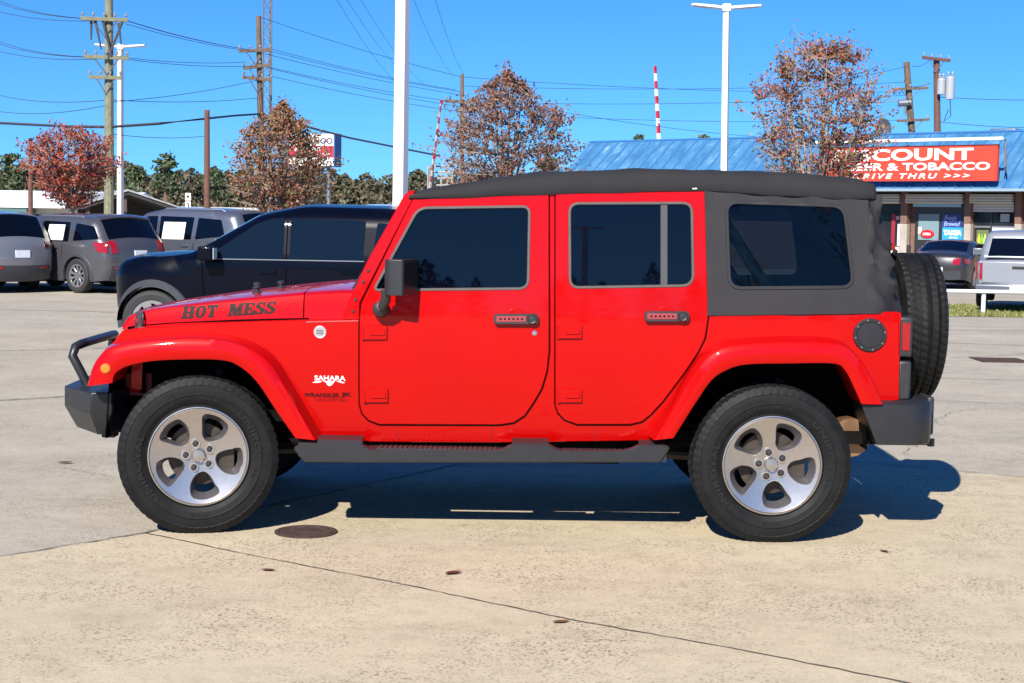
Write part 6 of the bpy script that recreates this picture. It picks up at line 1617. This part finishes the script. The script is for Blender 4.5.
def leaves_obj(name, pts, size, m, parent, seed, droop=0.0):
    r = random.Random(seed); V = []; Fc = []
    for p in pts:
        s = size * r.uniform(.6, 1.25)
        u = Vector((r.gauss(0, 1), r.gauss(0, 1), r.gauss(0, 1) - droop)).normalized(); w = u.orthogonal().normalized(); w = (w * math.cos(r.uniform(0, 6.28)) + u.cross(w) * math.sin(r.uniform(0, 6.28))).normalized()
        i = len(V); k = u.cross(w) * s * .12
        V += [p - u * s * .5, p + w * s * .33 + k, p + u * s * .55, p - w * s * .33 + k]; Fc.append((i, i + 1, i + 2, i + 3))
    me = bpy.data.meshes.new(name); me.from_pydata([tuple(v) for v in V], [], Fc); me.materials.append(m)
    o = bpy.data.objects.new(name, me); COL.objects.link(o); o.parent = parent
    return o
def street_tree(px, Y, ptop, pbot, half_px, label, m, seed, leaves=14, twigs=520, size=.085, shape='egg', bare=.25):
    r = random.Random(seed); base = at(px, 250, Y); s = FPX / Y
    root = empty('street_tree', (base.x, Y, gz(base.x, Y))); tag(root, label, 'tree', 'young trees along the road')
    zt = at(px, ptop, Y).z - root.location.z; zb_ = at(px, pbot, Y).z - root.location.z; hw_ = half_px / s; H = zt - zb_
    bm = NB(); fork = Vector((0, 0, max(.8, zb_ - .1)))
    tube(bm, [(0, 0, 0), (.02, 0, fork.z * .6), fork], [.10, .085, .075], 8)
    def rad(t):   # half width of the crown at relative height
        if shape == 'fan': return hw_ * (.42 + .58 * math.sin(min(1, t * 1.25) * PI * .62)) * (1 if t < .7 else 1 - ((t - .7) / .3) ** 2 * .62)
        return hw_ * (math.sin(PI * min(1, (t * .92 + .10))) ** .75) * (1.08 - .25 * t)
    limbs = []
    for k in range(15):
        a = 2 * PI * k / 15 + r.uniform(-.3, .3); tt = r.uniform(.62, 1.0) if k else 1.0; rr_ = rad(tt * .9) * r.uniform(.35, .85) * (0.15 if k == 0 else 1)
        e_ = Vector((rr_ * math.cos(a), rr_ * math.sin(a), zb_ + H * tt * .92)); mid = fork.lerp(e_, .5) + Vector((math.cos(a), math.sin(a), 0)) * rr_ * .22
        P = [fork.lerp(mid, t) * (1 - t) + mid.lerp(e_, t) * t for t in [i / 6 for i in range(7)]]
        tube(bm, P, [.04 * (1 - i / 7) + .007 for i in range(7)], 5, caps=False); limbs += P
    tips = []
    for k in range(twigs):
        for _ in range(40):
            t = r.random() ** .85; R_ = rad(t); a = r.uniform(0, 2 * PI); q = R_ * math.sqrt(r.uniform(.08, 1)) * r.uniform(.72, 1.16)
            p = Vector((q * math.cos(a), q * math.sin(a), zb_ + H * t * (1.0 if r.random() < .8 else r.uniform(.98, 1.10))))
            break
        src = min(limbs, key=lambda l_: (l_ - p).length + max(0, l_.z - p.z + .15) * 2.5)
        mid = src.lerp(p, .55) - Vector((0, 0, .05)); tube(bm, [src, mid, p], [.015, .010, .005], 3, caps=False); tips.append((src, mid, p))
    obj('trunk', bm, BARK, root, smooth=60)
    pts = []
    for (s_, m_, p) in tips:
        if r.random() < bare * .5: continue
        nl = int(leaves * r.uniform(.3, 1.5))
        for _ in range(nl):
            t = r.uniform(.25, 1.08); c = (m_.lerp(p, (t - .5) * 2) if t > .5 else s_.lerp(m_, t * 2)); pts.append(c + Vector((r.gauss(0, .07), r.gauss(0, .07), r.gauss(0, .07))))
    leaves_obj('crown', pts, size, m, root, seed + 1, .3)
REDL = leafmat('red_leaves', [(.30, .030, .018), (.22, .018, .016), (.36, .07, .02), (.16, .02, .02), (.30, .11, .03)])
ORAL = leafmat('orange_leaves', [(.24, .085, .04), (.20, .055, .035), (.11, .11, .03), (.25, .12, .045), (.16, .055, .04)])
BRNL = leafmat('brown_leaves', [(.15, .06, .045), (.20, .09, .055), (.10, .035, .035), (.14, .10, .04), (.22, .05, .035)])
MIXL = leafmat('russet_leaves', [(.30, .06, .035), (.20, .04, .035), (.12, .11, .03), (.28, .12, .04), (.16, .035, .035)])
street_tree(72, 44, 128, 203, 56, 'small tree with bright red leaves behind the dark grey SUV at left', REDL, 11, 16, 540, .09, 'fan', .1)
street_tree(281, 40, 104, 214, 66, 'small tree with orange and green leaves behind the black SUV', ORAL, 12, 20, 620, .085, 'egg', .1)
street_tree(505, 42, 72, 205, 92, 'tree with thin brown leaves behind the front of the soft top', BRNL, 13, 19, 700, .092, 'egg', .25)
street_tree(814, 38, 42, 212, 82, 'tall upright tree with russet leaves in front of the shop sign', MIXL, 14, 20, 740, .082, 'fan', .25)
# far wood
PINE = leafmat('pine_green', [(.038, .065, .026), (.055, .085, .030), (.08, .10, .04), (.05, .07, .04)])
WOODM = leafmat('far_wood_leaves', [(.045, .056, .021), (.06, .063, .025), (.088, .07, .038), (.10, .07, .042), (.048, .06, .024)])
rt = random.Random(21); pts = []
for k in range(460):
    a = R(lerp(-36, 30, k / 319)) + rt.uniform(-.004, .004) if k < 320 else rt.uniform(0, 2 * PI)
    D = rt.uniform(165, 240); x, y = D * math.sin(a), D * math.cos(a)
    if k >= 320 and y > 0: y = -y
    H = rt.uniform(5.4, 7.6) * (D / 200) * (1.0 if k < 320 else 1.9); w_ = rt.uniform(2.0, 4.2)
    for _ in range(560):
        t = rt.random(); q = w_ * (math.sin(PI * min(1, .15 + .85 * t)) ** .7) * math.sqrt(rt.random()); b_ = rt.uniform(0, 6.28)
        pts.append(Vector((x + q * math.cos(b_), y + q * math.sin(b_), H * t)))
o = leaves_obj('far_wood', pts, .62, WOODM, None, 22); tag(o, 'far wood of pines and bare trees along the horizon', 'wood', kind='stuff')
BUFF = leafmat('bush_tan', [(.12, .09, .05), (.16, .11, .07), (.09, .06, .04)])
def pine(px, Y, ptop, wpx, label, seed, low=.55):
    r = random.Random(seed); b_ = at(px, 200, Y); root = empty('pine_tree', (b_.x, Y, 0)); tag(root, label, 'pine tree', 'far pine trees')
    H = at(px, ptop, Y).z; w_ = wpx / 2 / (FPX / Y)
    bm = NB(); tube(bm, [(0, 0, 0), (.1, 0, H * .5), (0, 0, H * .97)], [.28, .2, .06], 6)
    pts = []
    for k in range(24):
        t = lerp(low, 1.0, r.random() ** .8); a = r.uniform(0, 6.28); q = w_ * (1.1 - .75 * (t - low) / (1 - low)) * r.uniform(.35, 1); c = Vector((q * math.cos(a), q * math.sin(a), H * t - .3)); tube(bm, [(0, 0, c.z - .5), c], [.07, .03], 4, caps=False)
        for _ in range(34): pts.append(c + Vector((r.gauss(0, w_ * .20), r.gauss(0, w_ * .20), r.gauss(0, w_ * .09))))
    obj('trunk', bm, WOOD, root); leaves_obj('crown', pts, .45, PINE, root, seed)
pine(165, 150, 153, 30, 'pine with layered crown rising above the far wood right of the red tree', 31)
pine(137, 150, 164, 24, 'broad flat-topped pine just right of the white light pole at left', 32)
pine(12, 150, 152, 28, 'loose-crowned pine at the left edge above the white hall', 33)
pine(214, 150, 168, 26, 'low pine behind the short bare brown pole', 34)
pine(548, 150, 146, 24, 'dark pine showing at the left end of the blue roof', 35)
pine(638, 150, 132, 14, 'small pine top above the blue roof left of the gate arm', 36, .8)
pine(703, 150, 134, 16, 'small pine top above the blue roof beside the white light pole', 37, .8)
